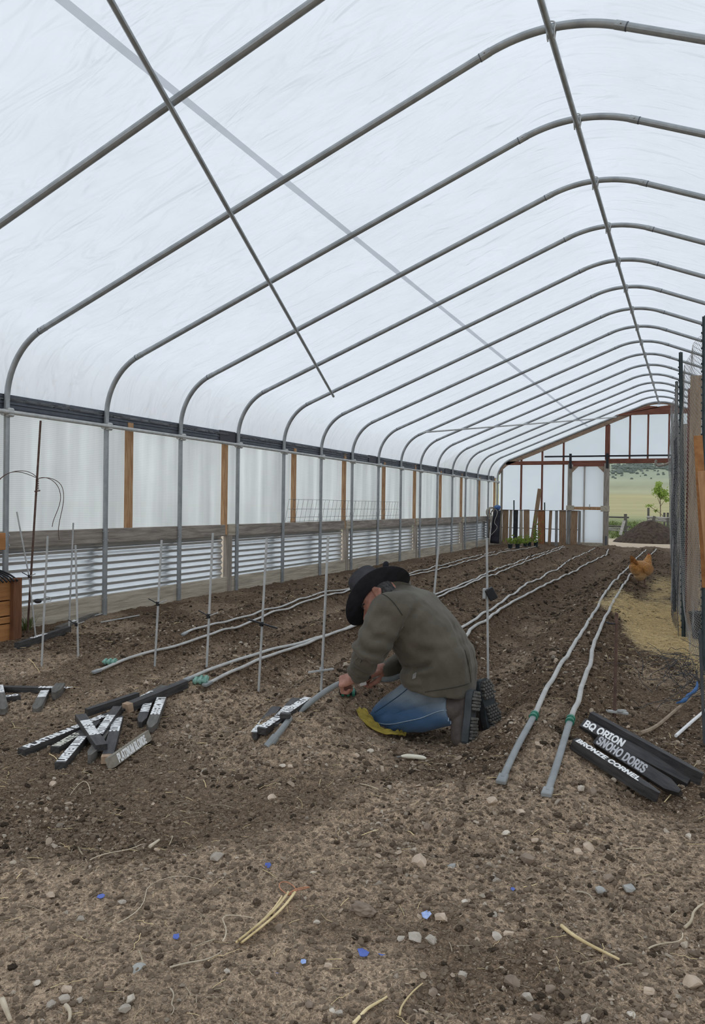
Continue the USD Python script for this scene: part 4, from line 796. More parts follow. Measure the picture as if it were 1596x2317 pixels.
# crumpled garden netting heaped at the fence foot
wirepts, cnt = [], []
c_ = on(1560, 1560); rw = np.random.default_rng(12)
for i in range(46):
    a = rw.uniform(0, 6.28); o = np.array([rw.normal(.02, .16), rw.normal(.1, .35), 0]); L = rw.uniform(.2, .5); pts = []
    for s in np.linspace(-.5, .5, 14):
        q = c_+o+np.array([math.cos(a)*L*s+.03*math.sin(s*9+i), math.sin(a)*L*s*1.3, 0]); h_ = .05+.12*rw.random()*0+.14*meshkit.noise(np.array([q[0]*5, q[1]*4, i*.05]), 3)
        q[2] = gz(q[0], q[1])+h_*(.6+.5*math.sin(s*5+i)); pts.append(q)
    wirepts.append(np.array(pts)); cnt.append(14)
cv = UsdGeom.BasisCurves.Define(stage, fresh('/World', 'netting_heap')); cv.CreateTypeAttr('linear'); cv.CreatePointsAttr(Vt.Vec3fArray.FromNumpy(np.vstack(wirepts).astype(np.float32))); cv.CreateCurveVertexCountsAttr(Vt.IntArray(cnt)); cv.CreateWidthsAttr(Vt.FloatArray([.003])); cv.SetWidthsInterpolation('constant')
UsdShade.MaterialBindingAPI.Apply(cv.GetPrim()).Bind(netd_m); tag(cv.GetPrim(), 'crumpled black garden netting heaped at the foot of the T-posts', 'netting', kind='stuff')
sm_ = mat('bare_stick', (.24, .18, .13), (.36, .28, .2), 20., rough=.85)
t = thing('stick', 'brown stick with a blue cloth strip, lying by the netting', 'stick')
P = spline([on(1449, 1659, .012), on(1490, 1640, .015), on(1520, 1615, .02), on(1549, 1590, .03), on(1590, 1560, .05)], 20); obj('wood', tube(P, np.linspace(.010, .007, 20), 7), sm_, t)
obj('cloth_strip', tube(spline([P[12]+np.array([-.02, 0, .012]), P[12]+np.array([0, 0, .02]), P[14]+np.array([0, 0, .02]), P[16]+np.array([.01, .02, .03]), P[17]+np.array([.0, .03, .055])], 14), np.array([.004, .008, .012, .011, .008, .011, .012, .009, .008, .010, .011, .009, .007, .004]), 7), mat('blue_strip', (.03, .08, .20), (.06, .15, .32), 30., rough=.7), t, smooth=True)
obj('plastic_pipe', tube([on(1530, 1665, .012), on(1565, 1634, .02), at(1597, 1607, depth_of(on(1597, 1607))-.02)], .008, 8), letter_m, label='short white plastic pipe lying at the right edge', cat='pipe')
pp = spline([aty(1487, 1041, 20.0), aty(1484, 1046, 20.0), aty(1487, 1052, 20.0), aty(1497, 1053, 20.0), aty(1512, 1049, 19.9), aty(1530, 1042, 19.8)], 20)
obj('hook_pole', tube(pp, .03, 8), greywood_z, label='crooked grey pole sticking out of the run before the header beam', cat='pole')

# ---------------------------------------------------------------- the hen
hen_m = usdkit.material(stage, '/World/Looks/hen_feathers', {'tc': ('texture_coordinate', {}), 'map': ('mapping', {'scale': (2.2, 5, 5)}), 'n': ('noise_texture', {'scale': 14., 'detail': 6., 'roughness': .7}), 'sep': ('separate_xyz', {}), 'h': ('map_range', {'from_min': .10, 'from_max': .26}),
    'r1': ('rgb_ramp', {'ramp': [(.32, (.38, .135, .028)), (.68, (.74, .37, .085))]}), 'r2': ('rgb_ramp', {'ramp': [(.32, (.55, .34, .15)), (.68, (.80, .58, .32))]}), 'mx': ('mix', {}), 'b': ('bump', {'strength': .9, 'distance': .02}), 'p': ('principled_bsdf', {'roughness': .8, 'sheen_weight': .3, 'specular_ior_level': .2})},
    [('tc.object', 'map.vector'), ('map.vector', 'n.vector'), ('n.fac', 'r1.fac'), ('n.fac', 'r2.fac'), ('tc.object', 'sep.vector'), ('sep.z', 'h.value'), ('h.result', 'mx.fac'), ('r2.color', 'mx.color1'), ('r1.color', 'mx.color2'), ('mx.color', 'p.base_color'), ('n.fac', 'b.height'), ('b.normal', 'p.normal')], surface='p.BSDF')
def ball(p, r): return m3.Manifold.sphere(r, 24).translate([float(a) for a in p])
def hullb(*pr): return m3.Manifold.batch_hull([ball(p, r) for p, r in pr])
def blob(parts, edge, it=12):
    m = m3.Manifold.batch_boolean(parts, m3.OpType.Add).refine_to_length(edge); a = m.to_mesh(); t = trimesh.Trimesh(a.vert_properties[:, :3], a.tri_verts, process=True)
    trimesh.smoothing.filter_taubin(t, lamb=.5, nu=.52, iterations=it); return t
hp = on(1452, 1328); hd = unit((R_*.80+F_*.60)*np.array([1, 1, 0])); HR_ = frame(hd)
t = thing('hen', 'orange hen walking away along the right bed', 'chicken', hp, HR_*.90)
body = blob([hullb(((.11, 0, .25), .095), ((0, 0, .255), .125), ((-.10, 0, .28), .10)), hullb(((.0, .03, .165), .085), ((-.07, -.02, .18), .085), ((0, 0, .25), .11)), hullb(((.10, 0, .29), .09), ((.155, 0, .38), .05)), hullb(((.155, 0, .38), .05), ((.175, 0, .435), .034)), hullb(((.175, 0, .435), .034), ((.198, 0, .43), .022)),
             hullb(((-.12, 0, .30), .085), ((-.20, 0, .36), .04)), hullb(((-.20, 0, .36), .04), ((-.225, 0, .40), .022)), hullb(((-.14, .0, .25), .08), ((-.20, 0, .30), .045))], .012, 14)
v = np.array(body.vertices); vn = np.array(body.vertex_normals); body.vertices = v+vn*(.014*(meshkit.fbm(v*np.array([14, 40, 40.]), 3, 4)-.5))[:, None]
obj('body', body, hen_m, t, smooth=True)
for s in (1, -1):
    wg = lumpy(1., 5, .12, 3, (.125, .028, .075)); wv = np.array(wg.vertices)@frame((1, 0, -.12)).T+np.array([-.01, s*.115, .265]); obj('wing', trimesh.Trimesh(wv, wg.faces, process=False), hen_m, t, smooth=True)
    leg = [cyl((.0, s*.05, .12), (.01, s*.05, .03), .009, 7, .008)]+[cyl((.01, s*.05, .02), (.01+.05*math.cos(a), s*.05+.05*math.sin(a), .004), .006, 5, .004) for a in (-.5, 0, .5, math.pi)]+[cyl((.01, s*.05, .035), (.01, s*.05, .015), .008, 6)]
    obj('leg', cat(leg), mat('hen_leg_%d' % (s > 0), (.17, .10, .09), (.25, .16, .14), 30.), t)
for i, a in enumerate((-.5, -.3, -.1, .1, .3, .5)):
    f = lumpy(1., i, .1, 2, (.095, .010, .028)); fv = np.array(f.vertices)@(rz(a)@frame((-.62, 0, .78))).T+np.array([-.225, a*.06, .385]); obj('tail_feather', trimesh.Trimesh(fv, f.faces, process=False), mat('hen_tail_%d' % i, (.16, .055, .015), (.42, .18, .05), 30., rough=.8), t, smooth=True)
red_m = mat('hen_comb', (.35, .02, .02), (.5, .04, .03), 20., rough=.5)
obj('comb', cat([lumpy(.014, i, .1, 1, (.9, .35, 1)).apply_translation((.165+.014*i, 0, .468-.004*i)) for i in range(4)]), red_m, t, smooth=True)
obj('wattle', cat([lumpy(.013, 3, .1, 1, (.7, .4, 1.2)).apply_translation((.20, s*.012, .405)) for s in (1, -1)]), red_m, t, smooth=True)
obj('beak', cyl((.212, 0, .432), (.245, 0, .422), .010, 8, .002), tan_m, t); obj('eye', cat([ball3 for ball3 in [trimesh.creation.icosphere(1, .005).apply_translation((.192, s*.027, .44)) for s in (1, -1)]]), black_m, t)

# ---------------------------------------------------------------- stones, clods, straw, scraps on the soil
def scatter(n, x0, x1, y0, y1, pw, yr, seed, w=None):
    r = np.random.default_rng(seed); x = r.uniform(x0, x1, n); y = r.uniform(y0, y1, n); k = r.random(n) < np.minimum(1, (yr/y)**pw); x, y = x[k], y[k]
    k = (np.abs(x-EYE[0]+.428*y) < .62*y+.5)&(x > -4.3); x, y = x[k], y[k]
    if w is not None: k = r.random(len(x)) < w(x, y); x, y = x[k], y[k]
    return x, y, r
def shard(seed, sq, n=11):
    r = np.random.default_rng(seed); q = r.normal(size=(n, 3)); q /= np.linalg.norm(q, axis=1)[:, None]; return trimesh.convex.convex_hull(q*r.uniform(.8, 1.05, (n, 1))*np.asarray(sq))
pebble_m = mat('pebble_grey', (.28, .235, .18), (.52, .445, .36), 14., rough=.9, vary=.35, bump=.3)
pebble_t = mat('pebble_tan', (.27, .205, .148), (.50, .40, .30), 14., rough=.9, vary=.3, bump=.3)
clod_m = mat('soil_clod', (.20, .147, .103), (.34, .256, .183), 12., rough=1., vary=.3, bump=.8, bscale=60., spec=.1)
clod_d = mat('dark_clod', (.095, .070, .050), (.17, .128, .093), 12., rough=1., vary=.3, bump=.8, bscale=60., spec=.1)
clod_l = mat('dry_clod', (.36, .27, .192), (.54, .415, .305), 12., rough=1., vary=.25, bump=.8, bscale=60., spec=.1)
def field_noise(x, y, s, seed): return meshkit.fbm(np.stack([x*s, y*s, x*0], -1), 3, seed)
x, y, r = scatter(62000, -3.2, 1.6, 1.05, 9, 1.5, 2.4, 41, lambda x, y: .15+.85*sstep(.42, .62, field_noise(x, y, 1.3, 21)))
s = np.clip(r.lognormal(math.log(.0032), .55, len(x)), .0016, .013)*np.clip(.7+.16*y, .9, 1.5)
instancer('pebble', [shard(i, q, 14) for i, q in enumerate(((1.2, .9, .7), (1.4, 1, .6), (1, .8, .75), (1.3, .8, .8), (1.1, 1.1, .6)))], np.stack([x, y, G(x, y)+s*.25], 1), s, [pebble_m, pebble_t, pebble_m, pebble_t, clod_l], 'small grey and tan pebbles strewn over the soil', 'pebbles', seed=2)
x, y, r = scatter(210000, -4.2, 1.7, 1.05, 21, 1.25, 2.6, 42, lambda x, y: .25+.75*np.maximum(sstep(.3, .8, beds(x, y)), sstep(.46, .6, field_noise(x, y, 1.3, 21))))
s = np.clip(r.lognormal(math.log(.0031), .55, len(x)), .0013, .011)*np.clip(.72+.15*y, .85, 2.3)
instancer('soil_clod', [lumpy(1, i+20, .55, 2, q, 3.6) for i, q in enumerate(((1.2, 1, .75), (1, 1, .8), (1.3, .9, .7), (1, 1.2, .8)))], np.stack([x, y, G(x, y)+s*.15], 1), s, [clod_m, clod_l, clod_d, clod_m], 'crumbly dark soil clods over the beds and paths', 'soil clods', seed=3, idx=lambda r, n: np.where(r.random(n) < np.clip((.40-soil_color(x, y)[:, 0])*3.8-.1, .10, .9), np.where(r.random(n) < .7, 2, 3), np.where(r.random(n) < .5, 0, 1)))
x, y, r = scatter(150000, -3.6, 1.5, 1.1, 7, 1.5, 2.0, 43, lambda x, y: 1-.9*sstep(.4, .8, beds(x, y)))
s = np.clip(r.lognormal(math.log(.0025), .55, len(x)), .0012, .009)*np.clip(.7+.16*y, .9, 1.5)
instancer('dry_crumb', [lumpy(1, i+40, .55, 1, (1.2, 1, .7), 2.6) for i in range(3)], np.stack([x, y, G(x, y)+s*.15], 1), s, [clod_l]*3, 'dry pale soil crumbs on the trodden ground', 'soil crumbs', seed=4)
straw_m = mat('straw', (.52, .40, .20), (.80, .65, .38), 10., rough=.7, vary=.25); straw_g = mat('old_straw', (.30, .245, .17), (.46, .39, .28), 10., rough=.8, vary=.25)
def strawp(L, r, bend, n=5): q = np.linspace(-.5, .5, n); return tube(np.stack([q*L, bend*(q**2)*L, .05*L*np.cos(q*3)], 1), r, 4)
sp_ = [strawp(1, .022, .05, 3), strawp(1, .016, .25, 5), strawp(1, .028, -.1, 4), strawp(1, .012, .45, 6)]
x, y, r = scatter(16000, -4.2, 1.7, 1.1, 14, .9, 3., 44, lambda x, y: .25+.75*field_noise(x, y, 1.1, 77)); s = np.clip(r.lognormal(math.log(.026), .45, len(x)), .012, .08)*np.clip(.8+.07*y, 1, 1.8)
instancer('chaff', sp_, np.stack([x, y, G(x, y)+.005], 1), s, [straw_m, straw_g, straw_g, straw_m], 'short bits of straw and chaff over the soil', 'straw bits', tilt=.25, seed=5)
x, y, r = scatter(70000, -.1, 2.2, 5.0, 14, .8, 7., 45, lambda x, y: np.clip(straw_zone(x, y)*1.0+.05*(x > .35), 0, 1)); s = r.uniform(.03, .11, len(x))
sp2 = [strawp(1, .011, .05, 3), strawp(1, .009, .3, 5), strawp(1, .014, -.12, 4), strawp(1, .008, .6, 6)]
instancer('straw_litter', sp2, np.stack([x, y, G(x, y)+.008+r.uniform(0, .02, len(x))], 1), s, [straw_m]*4, 'golden straw litter along the chicken run', 'straw', tilt=.3, seed=6)
x, y, r = scatter(900, -2.5, 1.6, 1.1, 4, .5, 3., 46); s = r.uniform(.03, .09, len(x))
def rootp(i):
    rr_ = np.random.default_rng(i); return tube(np.cumsum(np.vstack([[-.5, 0, 0], np.c_[np.full(9, .11), rr_.normal(0, .055, 9), rr_.normal(0, .02, 9)]]), axis=0), np.linspace(.013, .007, 10), 4)
instancer('rootlet', [rootp(i) for i in range(4)], np.stack([x, y, G(x, y)+.004], 1), s, [straw_g, straw_m, straw_g, clod_l], 'thin pale rootlets in the foreground soil', 'rootlets', tilt=.15, seed=8)

# single stones that stand out
grey, tanm, pale, blu, drk = [mat('stone_'+n, a, b, 20., rough=.9, bump=.35, bscale=90., dist=.004) for n, a, b in (('grey', (.33, .29, .24), (.50, .44, .37)), ('tan', (.42, .33, .245), (.60, .48, .37)), ('pale', (.50, .44, .365), (.68, .61, .51)), ('bluish', (.31, .305, .285), (.45, .44, .41)), ('brown', (.19, .145, .11), (.31, .24, .18)))]
ST = [(614, 1810, 26, 't', 'tan stone left of centre below the sign stakes'), (85, 2226, 18, 'p', 'pale rounded stone near the lower left corner'), (296, 2264, 28, 'p', None), (281, 2286, 28, 'g', None), (313, 2196, 32, 'b', 'flat greenish-grey slab stone in the lower left foreground'), (183, 2081, 17, 'g', None), (276, 2043, 19, 'g', None), (113, 2028, 23, 't', None), (707, 1980, 20, 'p', None), (491, 1943, 32, 'g', None), (145, 2263, 26, 'g', None), (150, 2241, 28, 't', None), (180, 2266, 18, 'g', None),
      (769, 2294, 22, 'g', None), (752, 2289, 16, 'p', None), (742, 2188, 22, 't', None), (514, 2201, 18, 'g', None), (717, 2088, 15, 'p', None), (115, 2276, 22, 'g', None), (950, 1955, 42, 't', 'long flat tan stone in the middle of the foreground'), (1022, 1965, 28, 'b', 'bluish flat stone right of the long tan stone'), (999, 2079, 36, 't', 'pinkish tan stone touching the torn light blue scrap'), (940, 2127, 38, 'g', 'largest grey stone of the cluster below the light blue scrap'),
      (907, 2127, 22, 'g', None), (977, 2132, 32, 'g', None), (1124, 2122, 26, 'g', None), (1152, 2117, 24, 't', None), (1119, 2072, 20, 'g', None), (1122, 1994, 26, 'g', None), (1196, 1950, 42, 'd', 'brown wedge stone right of centre in the foreground'), (1331, 1922, 36, 't', 'broad tan stone below the right sign stakes'), (1309, 1931, 24, 't', None), (967, 1875, 24, 'd', None), (1114, 1815, 28, 't', None), (1144, 1887, 19, 'p', None), (1177, 1842, 28, 't', None), (1211, 1903, 18, 't', None),
      (1423, 2012, 30, 'b', None), (1361, 2017, 24, 'b', None), (1376, 1990, 26, 'd', None), (1433, 1965, 24, 't', None), (1568, 2229, 40, 't', 'big tan stone near the lower right edge'), (1244, 2241, 30, 'd', None), (1196, 2259, 26, 'g', None), (982, 2249, 28, 'd', None), (1049, 2211, 26, 'g', None), (1159, 2224, 36, 'd', None), (1471, 2246, 28, 't', None), (1428, 2301, 26, 'p', None), (1326, 2311, 34, 'g', None), (1560, 1895, 22, 'p', None), (1052, 2042, 18, 'p', None), (1219, 2309, 34, 'd', None),
      (1511, 2301, 26, 'd', None), (1315, 1786, 20, 'p', 'white stone just left of the BRONZE CORNEL stake'), (1340, 1795, 26, 'd', None), (660, 1735, 18, 't', None), (808, 1712, 16, 't', None), (838, 1702, 18, 'p', None), (120, 1776, 20, 't', None), (50, 1525, 14, 't', None), (545, 1455, 10, 'g', None), (1380, 1705, 12, 'g', None), (640, 1734, 14, 'p', None), (700, 2275, 24, 'd', None)]
MARKS = [((608, 1961), 'the upright blue scrap'), ((229, 2032), 'the crumpled dark blue scrap'), ((399, 2124), 'the folded blue scrap'), ((687, 2180), 'the pale crumpled blue scrap'), ((627, 2206), 'the tiny blue chip'), ((966, 2075), 'the torn light blue scrap'), ((1161, 2015), 'the small blue scrap'), ((823, 2163), 'the five-sided blue scrap'), ((883, 2288), 'the ragged blue scrap'), ((1340, 2135), 'the long curved stalk'), ((600, 2085), 'the straw bundle'), ((350, 1908), 'the short pale stub'), ((822, 2068), 'the earth lump'), ((935, 1713), 'the white-handled tool'), ((1135, 1768), 'the left hose end of the right bed'), ((1238, 1800), 'the right hose end of the right bed'), ((1490, 1790), 'the BRONZE CORNEL stake tip'), ((245, 1725), 'the bleached PLATINUM BLONDE stake'), ((612, 1682), 'the end of the held hose'), ((845, 1650), 'the yellow kneeling pad'), ((390, 2270), 'the crooked white rootlet'), ((445, 2175), 'the slender pale twig'), ((1580, 2065), 'the knobbly root piece'), ((1500, 2135), 'the branched dry stem'), ((10, 2290), 'the curled leaf blade'), ((835, 2290), 'the thick straw stalk'), ((930, 2250), 'the curved pale stalk'), ((1393, 1612), 'the rusty rod'), ((467, 1504), 'the dark V clip stake'), ((80, 1610), 'the WYNN stake'), ((60, 1700), 'the start of the long PLATINUM BLONDE stake')]
seen_ = set()
def stone_label(px, py, w_, nm):
    sz = 'large' if w_ >= 32 else 'mid-sized' if w_ >= 24 else 'small'
    for (mx, my), t_ in sorted(MARKS, key=lambda m: math.hypot(m[0][0]-px, (m[0][1]-py)*1.3))[:6]:
        dx, dy = px-mx, py-my; far = 'just ' if math.hypot(dx, dy) < 55 else 'well ' if math.hypot(dx, dy) > 130 else ''
        w1 = ('right of' if dx > 0 else 'left of'); w2 = ('below' if dy > 0 else 'above')
        rel = w1 if abs(dx) > 2*abs(dy) else w2 if abs(dy) > 2*abs(dx) else w2+' and '+w1
        l = f'{sz} {nm} stone {far}{rel} {t_}'
        if l not in seen_: seen_.add(l); return l
for i, (px, py, w_, c, lab) in enumerate(ST):
    p = on(px, py); s_ = w_/FPX*depth_of(p)/2; rs = np.random.default_rng(100+i); q = (1.15, rs.uniform(.7, .95), rs.uniform(.55, .8))
    m = shard(60+i, np.array(q)*s_*1.08, 26); v = np.array(m.vertices)@rz(rs.uniform(0, 6.28)).T; v[:, 2] = np.maximum(v[:, 2], -s_*.5)
    nm = {'g': 'grey', 't': 'tan', 'p': 'pale', 'b': 'bluish', 'd': 'brown'}[c]
    obj('stone', trimesh.Trimesh(v+np.array([p[0], p[1], p[2]+s_*.22]), m.faces, process=False), dict(g=grey, t=tanm, p=pale, b=blu, d=drk)[c], smooth=28, label=lab or stone_label(px, py, w_, nm), cat='stone', group='stones that stand out of the soil')
p = on(822, 2068); m = lumpy(.025, 5, .55, 3, (1.4, .8, .6), 2.6); obj('earth_lump', m.apply_translation(p+np.array([0, 0, .012])), drk, smooth=True, label='reddish brown lump of earth in the centre foreground', cat='earth lump')
bluem = mat('blue_plastic', (.085, .13, .42), (.12, .18, .50), 20., rough=.45); bluel = mat('light_blue_plastic', (.16, .28, .62), (.45, .55, .80), 40., rough=.4)
for i, (px, py, w_, lab) in enumerate(((608, 1961, 18, 'upright blue plastic scrap left of centre, highest of the scraps'), (229, 2032, 20, 'dark blue plastic scrap at the left, crumpled'), (399, 2124, 22, 'folded blue plastic scrap in the left foreground'), (687, 2180, 18, 'pale crumpled blue scrap left of the big blue scrap'), (627, 2206, 11, 'tiny blue chip in the lower left foreground'), (966, 2075, 30, 'torn light blue plastic scrap with white print beside the tan stone'), (1161, 2015, 14, 'small blue plastic scrap right of centre'), (823, 2163, 30, 'flat five-sided blue plastic scrap near the lower centre'), (864, 2164, 17, 'thin blue sliver right of the five-sided scrap'), (883, 2288, 32, 'ragged blue plastic scrap at the bottom edge'))):
    p = on(px, py); s_ = w_/FPX*depth_of(p)/2; rs = np.random.default_rng(300+i); n = 5+i % 2; a = np.sort(rs.uniform(0, 6.28, n)+0*np.arange(n)); a = np.linspace(0, 6.28, n, endpoint=False)+rs.uniform(-.35, .35, n); rad = rs.uniform(.75, 1.1, n)
    import shapely
    sc = trimesh.creation.extrude_polygon(shapely.Polygon(np.stack([np.cos(a)*rad, np.sin(a)*rad*(.22 if i == 8 else .8)], 1)), .12, engine='earcut').subdivide().subdivide(); v = np.array(sc.vertices)*s_; v[:, 2] += .35*s_*np.abs(v[:, 0]/s_)**1.5*rs.choice([1, .6])
    T = rx(rs.uniform(.2, .7) if i != 0 else 1.0)
    obj('plastic_scrap', trimesh.Trimesh(v@T.T@rz(rs.uniform(-.4, .4)).T+p+np.array([0, 0, s_*.35]), sc.faces, process=False), bluel if i in (3, 5) else bluem, smooth=False, label=lab, cat='plastic scrap')
root_m = mat('pale_root', (.40, .33, .235), (.60, .52, .40), 12., rough=.8, vary=.2)
STR = [([(1271, 2094), (1282, 2104), (1330, 2135), (1380, 2160), (1402, 2171)], .0050, 'long curved pale stalk lying at the lower right'), ([(541, 2134), (580, 2105), (622, 2070), (655, 2030)], .0044, 'bundle of straw stalks tied with orange twine', 1), ([(384, 2189), (420, 2180), (470, 2170), (502, 2152)], .003, 'slender pale twig in the left foreground'), ([(203, 1946), (240, 1932), (290, 1922), (321, 1910)], .0026, 'dry stalk left of the short pale stub'), ([(339, 1916), (361, 1900)], .006, 'short pale wood stub in the left middle ground'),
       ([(386, 2237), (393, 2255), (389, 2275), (394, 2288), (388, 2300)], .0028, 'crooked white rootlet near the bottom left'), ([(905, 2304), (912, 2275), (932, 2247), (957, 2225)], .0036, 'curved pale stalk at the bottom centre'), ([(800, 2316), (838, 2285), (876, 2257)], .0042, 'thick straw stalk cut by the bottom edge'), ([(1468, 2146), (1500, 2135), (1535, 2130), (1545, 2112)], .003, 'branched dry stem at the right foreground'), ([(1550, 2098), (1566, 2080), (1572, 2062), (1592, 2052)], .0045, 'knobbly root piece at the right edge'),
       ([(1306, 2017), (1325, 2020), (1342, 2036)], .003, 'bent short twig right of centre'), ([(1185, 2010), (1215, 2000)], .002, 'thin straw beside the small blue scrap'), ([(5, 2262), (14, 2285), (24, 2310)], .007, 'dry curled leaf blade in the bottom left corner'), ([(148, 2275), (158, 2290), (155, 2312)], .005, 'dry leaf strip at the bottom left'), ([(1504, 1800+15), (1585, 1720)], .0028, 'thin straw right of the black sign stakes'), ([(65, 1490), (82, 1512), (89, 1521)], .0035, 'pale straw below the knob stake'), ([(205, 1797), (190, 1768), (158, 1800)], .002, 'forked straw below the left sign stakes'),
       ([(504, 2130), (512, 2105), (506, 2075), (575, 2078)], .0025, 'angled white twig left of the straw bundle'), ([(265, 2090), (320, 2050), (345, 2000), (390, 1985), (470, 1998)], .002, 'long thin crinkled root in the left foreground')]
orange_tw = mat('orange_twine', (.50, .22, .12), (.62, .32, .2), 20., rough=.7)
for i, q in enumerate(STR):
    P = spline([on(*a, dz=q[1]*1.6+.003) for a in q[0]], 14, 2); 
    from scipy.ndimage import gaussian_filter1d as gf
    P[:, 2] = np.maximum(P[:, 2], G(P[:, 0], P[:, 1])+q[1]*1.1+.002); P[:, 2] = gf(P[:, 2], 1.5, mode='nearest')
    if len(q) > 3:
        t = thing('straw_bundle', q[2], 'straw')
        for k in range(5): obj('stalk', tube(P+np.array([.004*(k-2), .003*(k % 2), .004*(k % 3)])+np.outer(np.linspace(0, 1, 14), [.006*(k-2), .012*(k % 2)-.004, .004*k]), q[1]*.62, 6), straw_m, t, smooth=True)
        e = P[-1]
        for k in range(2): obj('twine', tube(spline([e+np.array([0, 0, .006]), e+np.array([.03*(k*2-1)-.01, .02, .02]), e+np.array([.035*(k*2-1), .05, .012]), e+np.array([.005, .03, .006]), e+np.array([0, .0, .008])], 18), .0014, 5), orange_tw, t, smooth=True)
    else: obj('stalk', tube(P, np.linspace(q[1], q[1]*.6, 14)*(1 if q[1] > .004 else .75), 6), straw_m if i in (0, 6, 7, 11, 14, 15) else root_m, smooth=True, label=q[2], cat='stalk')
    if 'branched' in q[2]:
        pass
t = thing('hand_tool', 'white-handled hand tool lying on the soil in front of the boots', 'tool')
a, b = on(908, 1711, .014), on(965, 1716, .014); obj('handle', tube(spline([a, a*.6+b*.4+np.array([0, 0, .003]), b], 10), np.array([.004, .007, .009, .0095, .009, .0088, .009, .009, .008, .004]), 10), mat('cream_handle', (.66, .62, .50), (.76, .72, .6), 20., rough=.5), t, smooth=True)
obj('blade', beam(a, on(898, 1713, .01), .012, .003), wire_m, t)

# ---------------------------------------------------------------- the kneeling man
LAT = unit(-.32*R_-.95*F_)                                           # towards his left, the camera's side
FWD = unit(-.93*R_+.36*F_)
def S(px, py, d, r, lat=0.): return (at(px, py, d)+LAT*lat, r)
def wide(px, py, d, r, hw): return [S(px, py, d, r, hw), S(px, py, d, r, -hw)]
man = thing('person', 'person in a black brimmed hat, olive fleece and jeans kneeling over the bed', 'person', at(990, 1560, 3.7)*np.array([1, 1, 0]))
MO = at(990, 1560, 3.7)*np.array([1, 1, 0])
def mpart(name, mesh, m, parent=None, smooth=True, label=None, color=None):
    v = np.array(mesh.vertices)-MO; return obj(name, trimesh.Trimesh(v, mesh.faces, process=False), m, parent or man, smooth, label, color=color)
skin_m = mat('skin', (.31, .14, .10), (.44, .225, .165), 30., rough=.55, spec=.35)
fleece = mat('olive_fleece', (.080, .070, .053), (.122, .108, .083), 7., rough=1.0, spec=.1, sheen=.15, bump=.35, bscale=160., dist=.003)
fleece_d = mat('olive_fleece_seam', (.045, .043, .037), None, rough=1.)
hat_m = mat('black_felt', (.014, .014, .017), (.026, .026, .032), 20., rough=.85, spec=.2)
hat_c = mat('charcoal_felt', (.035, .034, .038), (.06, .058, .062), 12., rough=.9, spec=.15)
boot_m = mat('boot_leather', (.052, .042, .037), (.095, .078, .068), 14., rough=.65, bump=.2)
rub_m = mat('boot_rubber', (.028, .033, .036), (.055, .062, .066), 18., rough=.6); lug_m = mat('boot_tread', (.085, .085, .078), (.14, .135, .12), 30., rough=.85)
hair_m = mat('grey_hair', (.025, .024, .024), (.085, .082, .08), 60., rough=.8)

# fleece: trunk and both sleeves as one cloth surface, cut off at the hem
HS, HE, HWp = (883, 1384, 3.53), (838, 1470, 3.49), (812, 1523, 3.58)        # near shoulder, elbow, wrist
FS, FE, FWp = (952, 1378, 3.92), (928, 1488, 3.96), (868, 1521, 3.79)
trunk = [m3.Manifold.batch_hull([ball(p, r) for p, r in a+b]) for a, b in (
    (wide(1002, 1550, 3.70, .150, .06), wide(1002, 1500, 3.70, .152, .06)), (wide(1002, 1500, 3.70, .152, .06), wide(968, 1445, 3.70, .150, .075)),
    (wide(968, 1445, 3.70, .150, .075), wide(932, 1400, 3.71, .132, .105)), (wide(932, 1400, 3.71, .132, .105), wide(906, 1368, 3.72, .088, .10)),
    (wide(906, 1368, 3.72, .088, .09), wide(900, 1346, 3.73, .060, .02)), (wide(1002, 1500, 3.70, .135, .03), wide(953, 1530, 3.66, .088, .05)))]
arms = [hullb(S(*HS, .094), (at(*HE), .080)), hullb((at(*HE), .080), (at(*HWp), .050)), hullb(S(905, 1385, 3.60, .10), S(*HS, .094)), hullb((at(826, 1498, 3.53), .066), (at(815, 1514, 3.56), .058)),
        hullb(S(*FS, .088), (at(*FE), .070)), hullb((at(*FE), .070), (at(*FWp), .048)), hullb(S(925, 1385, 3.85, .10), S(*FS, .088))]
def cutp(mf, p, n): n = unit(n); return mf.trim_by_plane([float(a) for a in n], float(np.dot(n, p)))
hemz = at(1000, 1562, 3.66); hemn = unit(np.array([0, 0, 1.])+.10*R_)
tk = cutp(m3.Manifold.batch_boolean(trunk, m3.OpType.Add), hemz, hemn)
ar = m3.Manifold.batch_boolean(arms, m3.OpType.Add)
ar = cutp(ar, at(796, 1541, 3.59), unit(at(*HE)-at(*HWp))) if False else ar
cloth = (tk+ar).refine_to_length(.010); a_ = cloth.to_mesh(); fl = trimesh.Trimesh(a_.vert_properties[:, :3], a_.tri_verts, process=True)
trimesh.smoothing.filter_taubin(fl, lamb=.5, nu=.52, iterations=16)
v = np.array(fl.vertices); vn = np.array(fl.vertex_normals); lc = np.stack([(v-MO)@LAT, (v-MO)@FWD, v[:, 2]], 1)
fold = .020*(meshkit.fbm(lc*np.array([3., 7., 4.5])+3, 3, 9)-.5)+.034*(np.abs(meshkit.noise(lc@np.array([[1, 0, 0], [0, .8, .6], [0, -.6, .8]])*np.array([4., 3.5, 13.])+1, 5)-.5)-.22)*(.35+.65*sstep(.70, .35, v[:, 2]))
el = np.linalg.norm(v-at(*HE), axis=1); wr = np.linalg.norm(v-at(815, 1512, 3.56), axis=1)
fold += .012*np.exp(-(el/.11)**2)*np.sin((v-at(*HE))@unit(at(*HWp)-at(*HS))*95)+.012*np.exp(-(wr/.07)**2)*np.sin((v-at(*HE))@unit(at(*HWp)-at(*HE))*130)
fl.vertices = v+vn*fold[:, None]
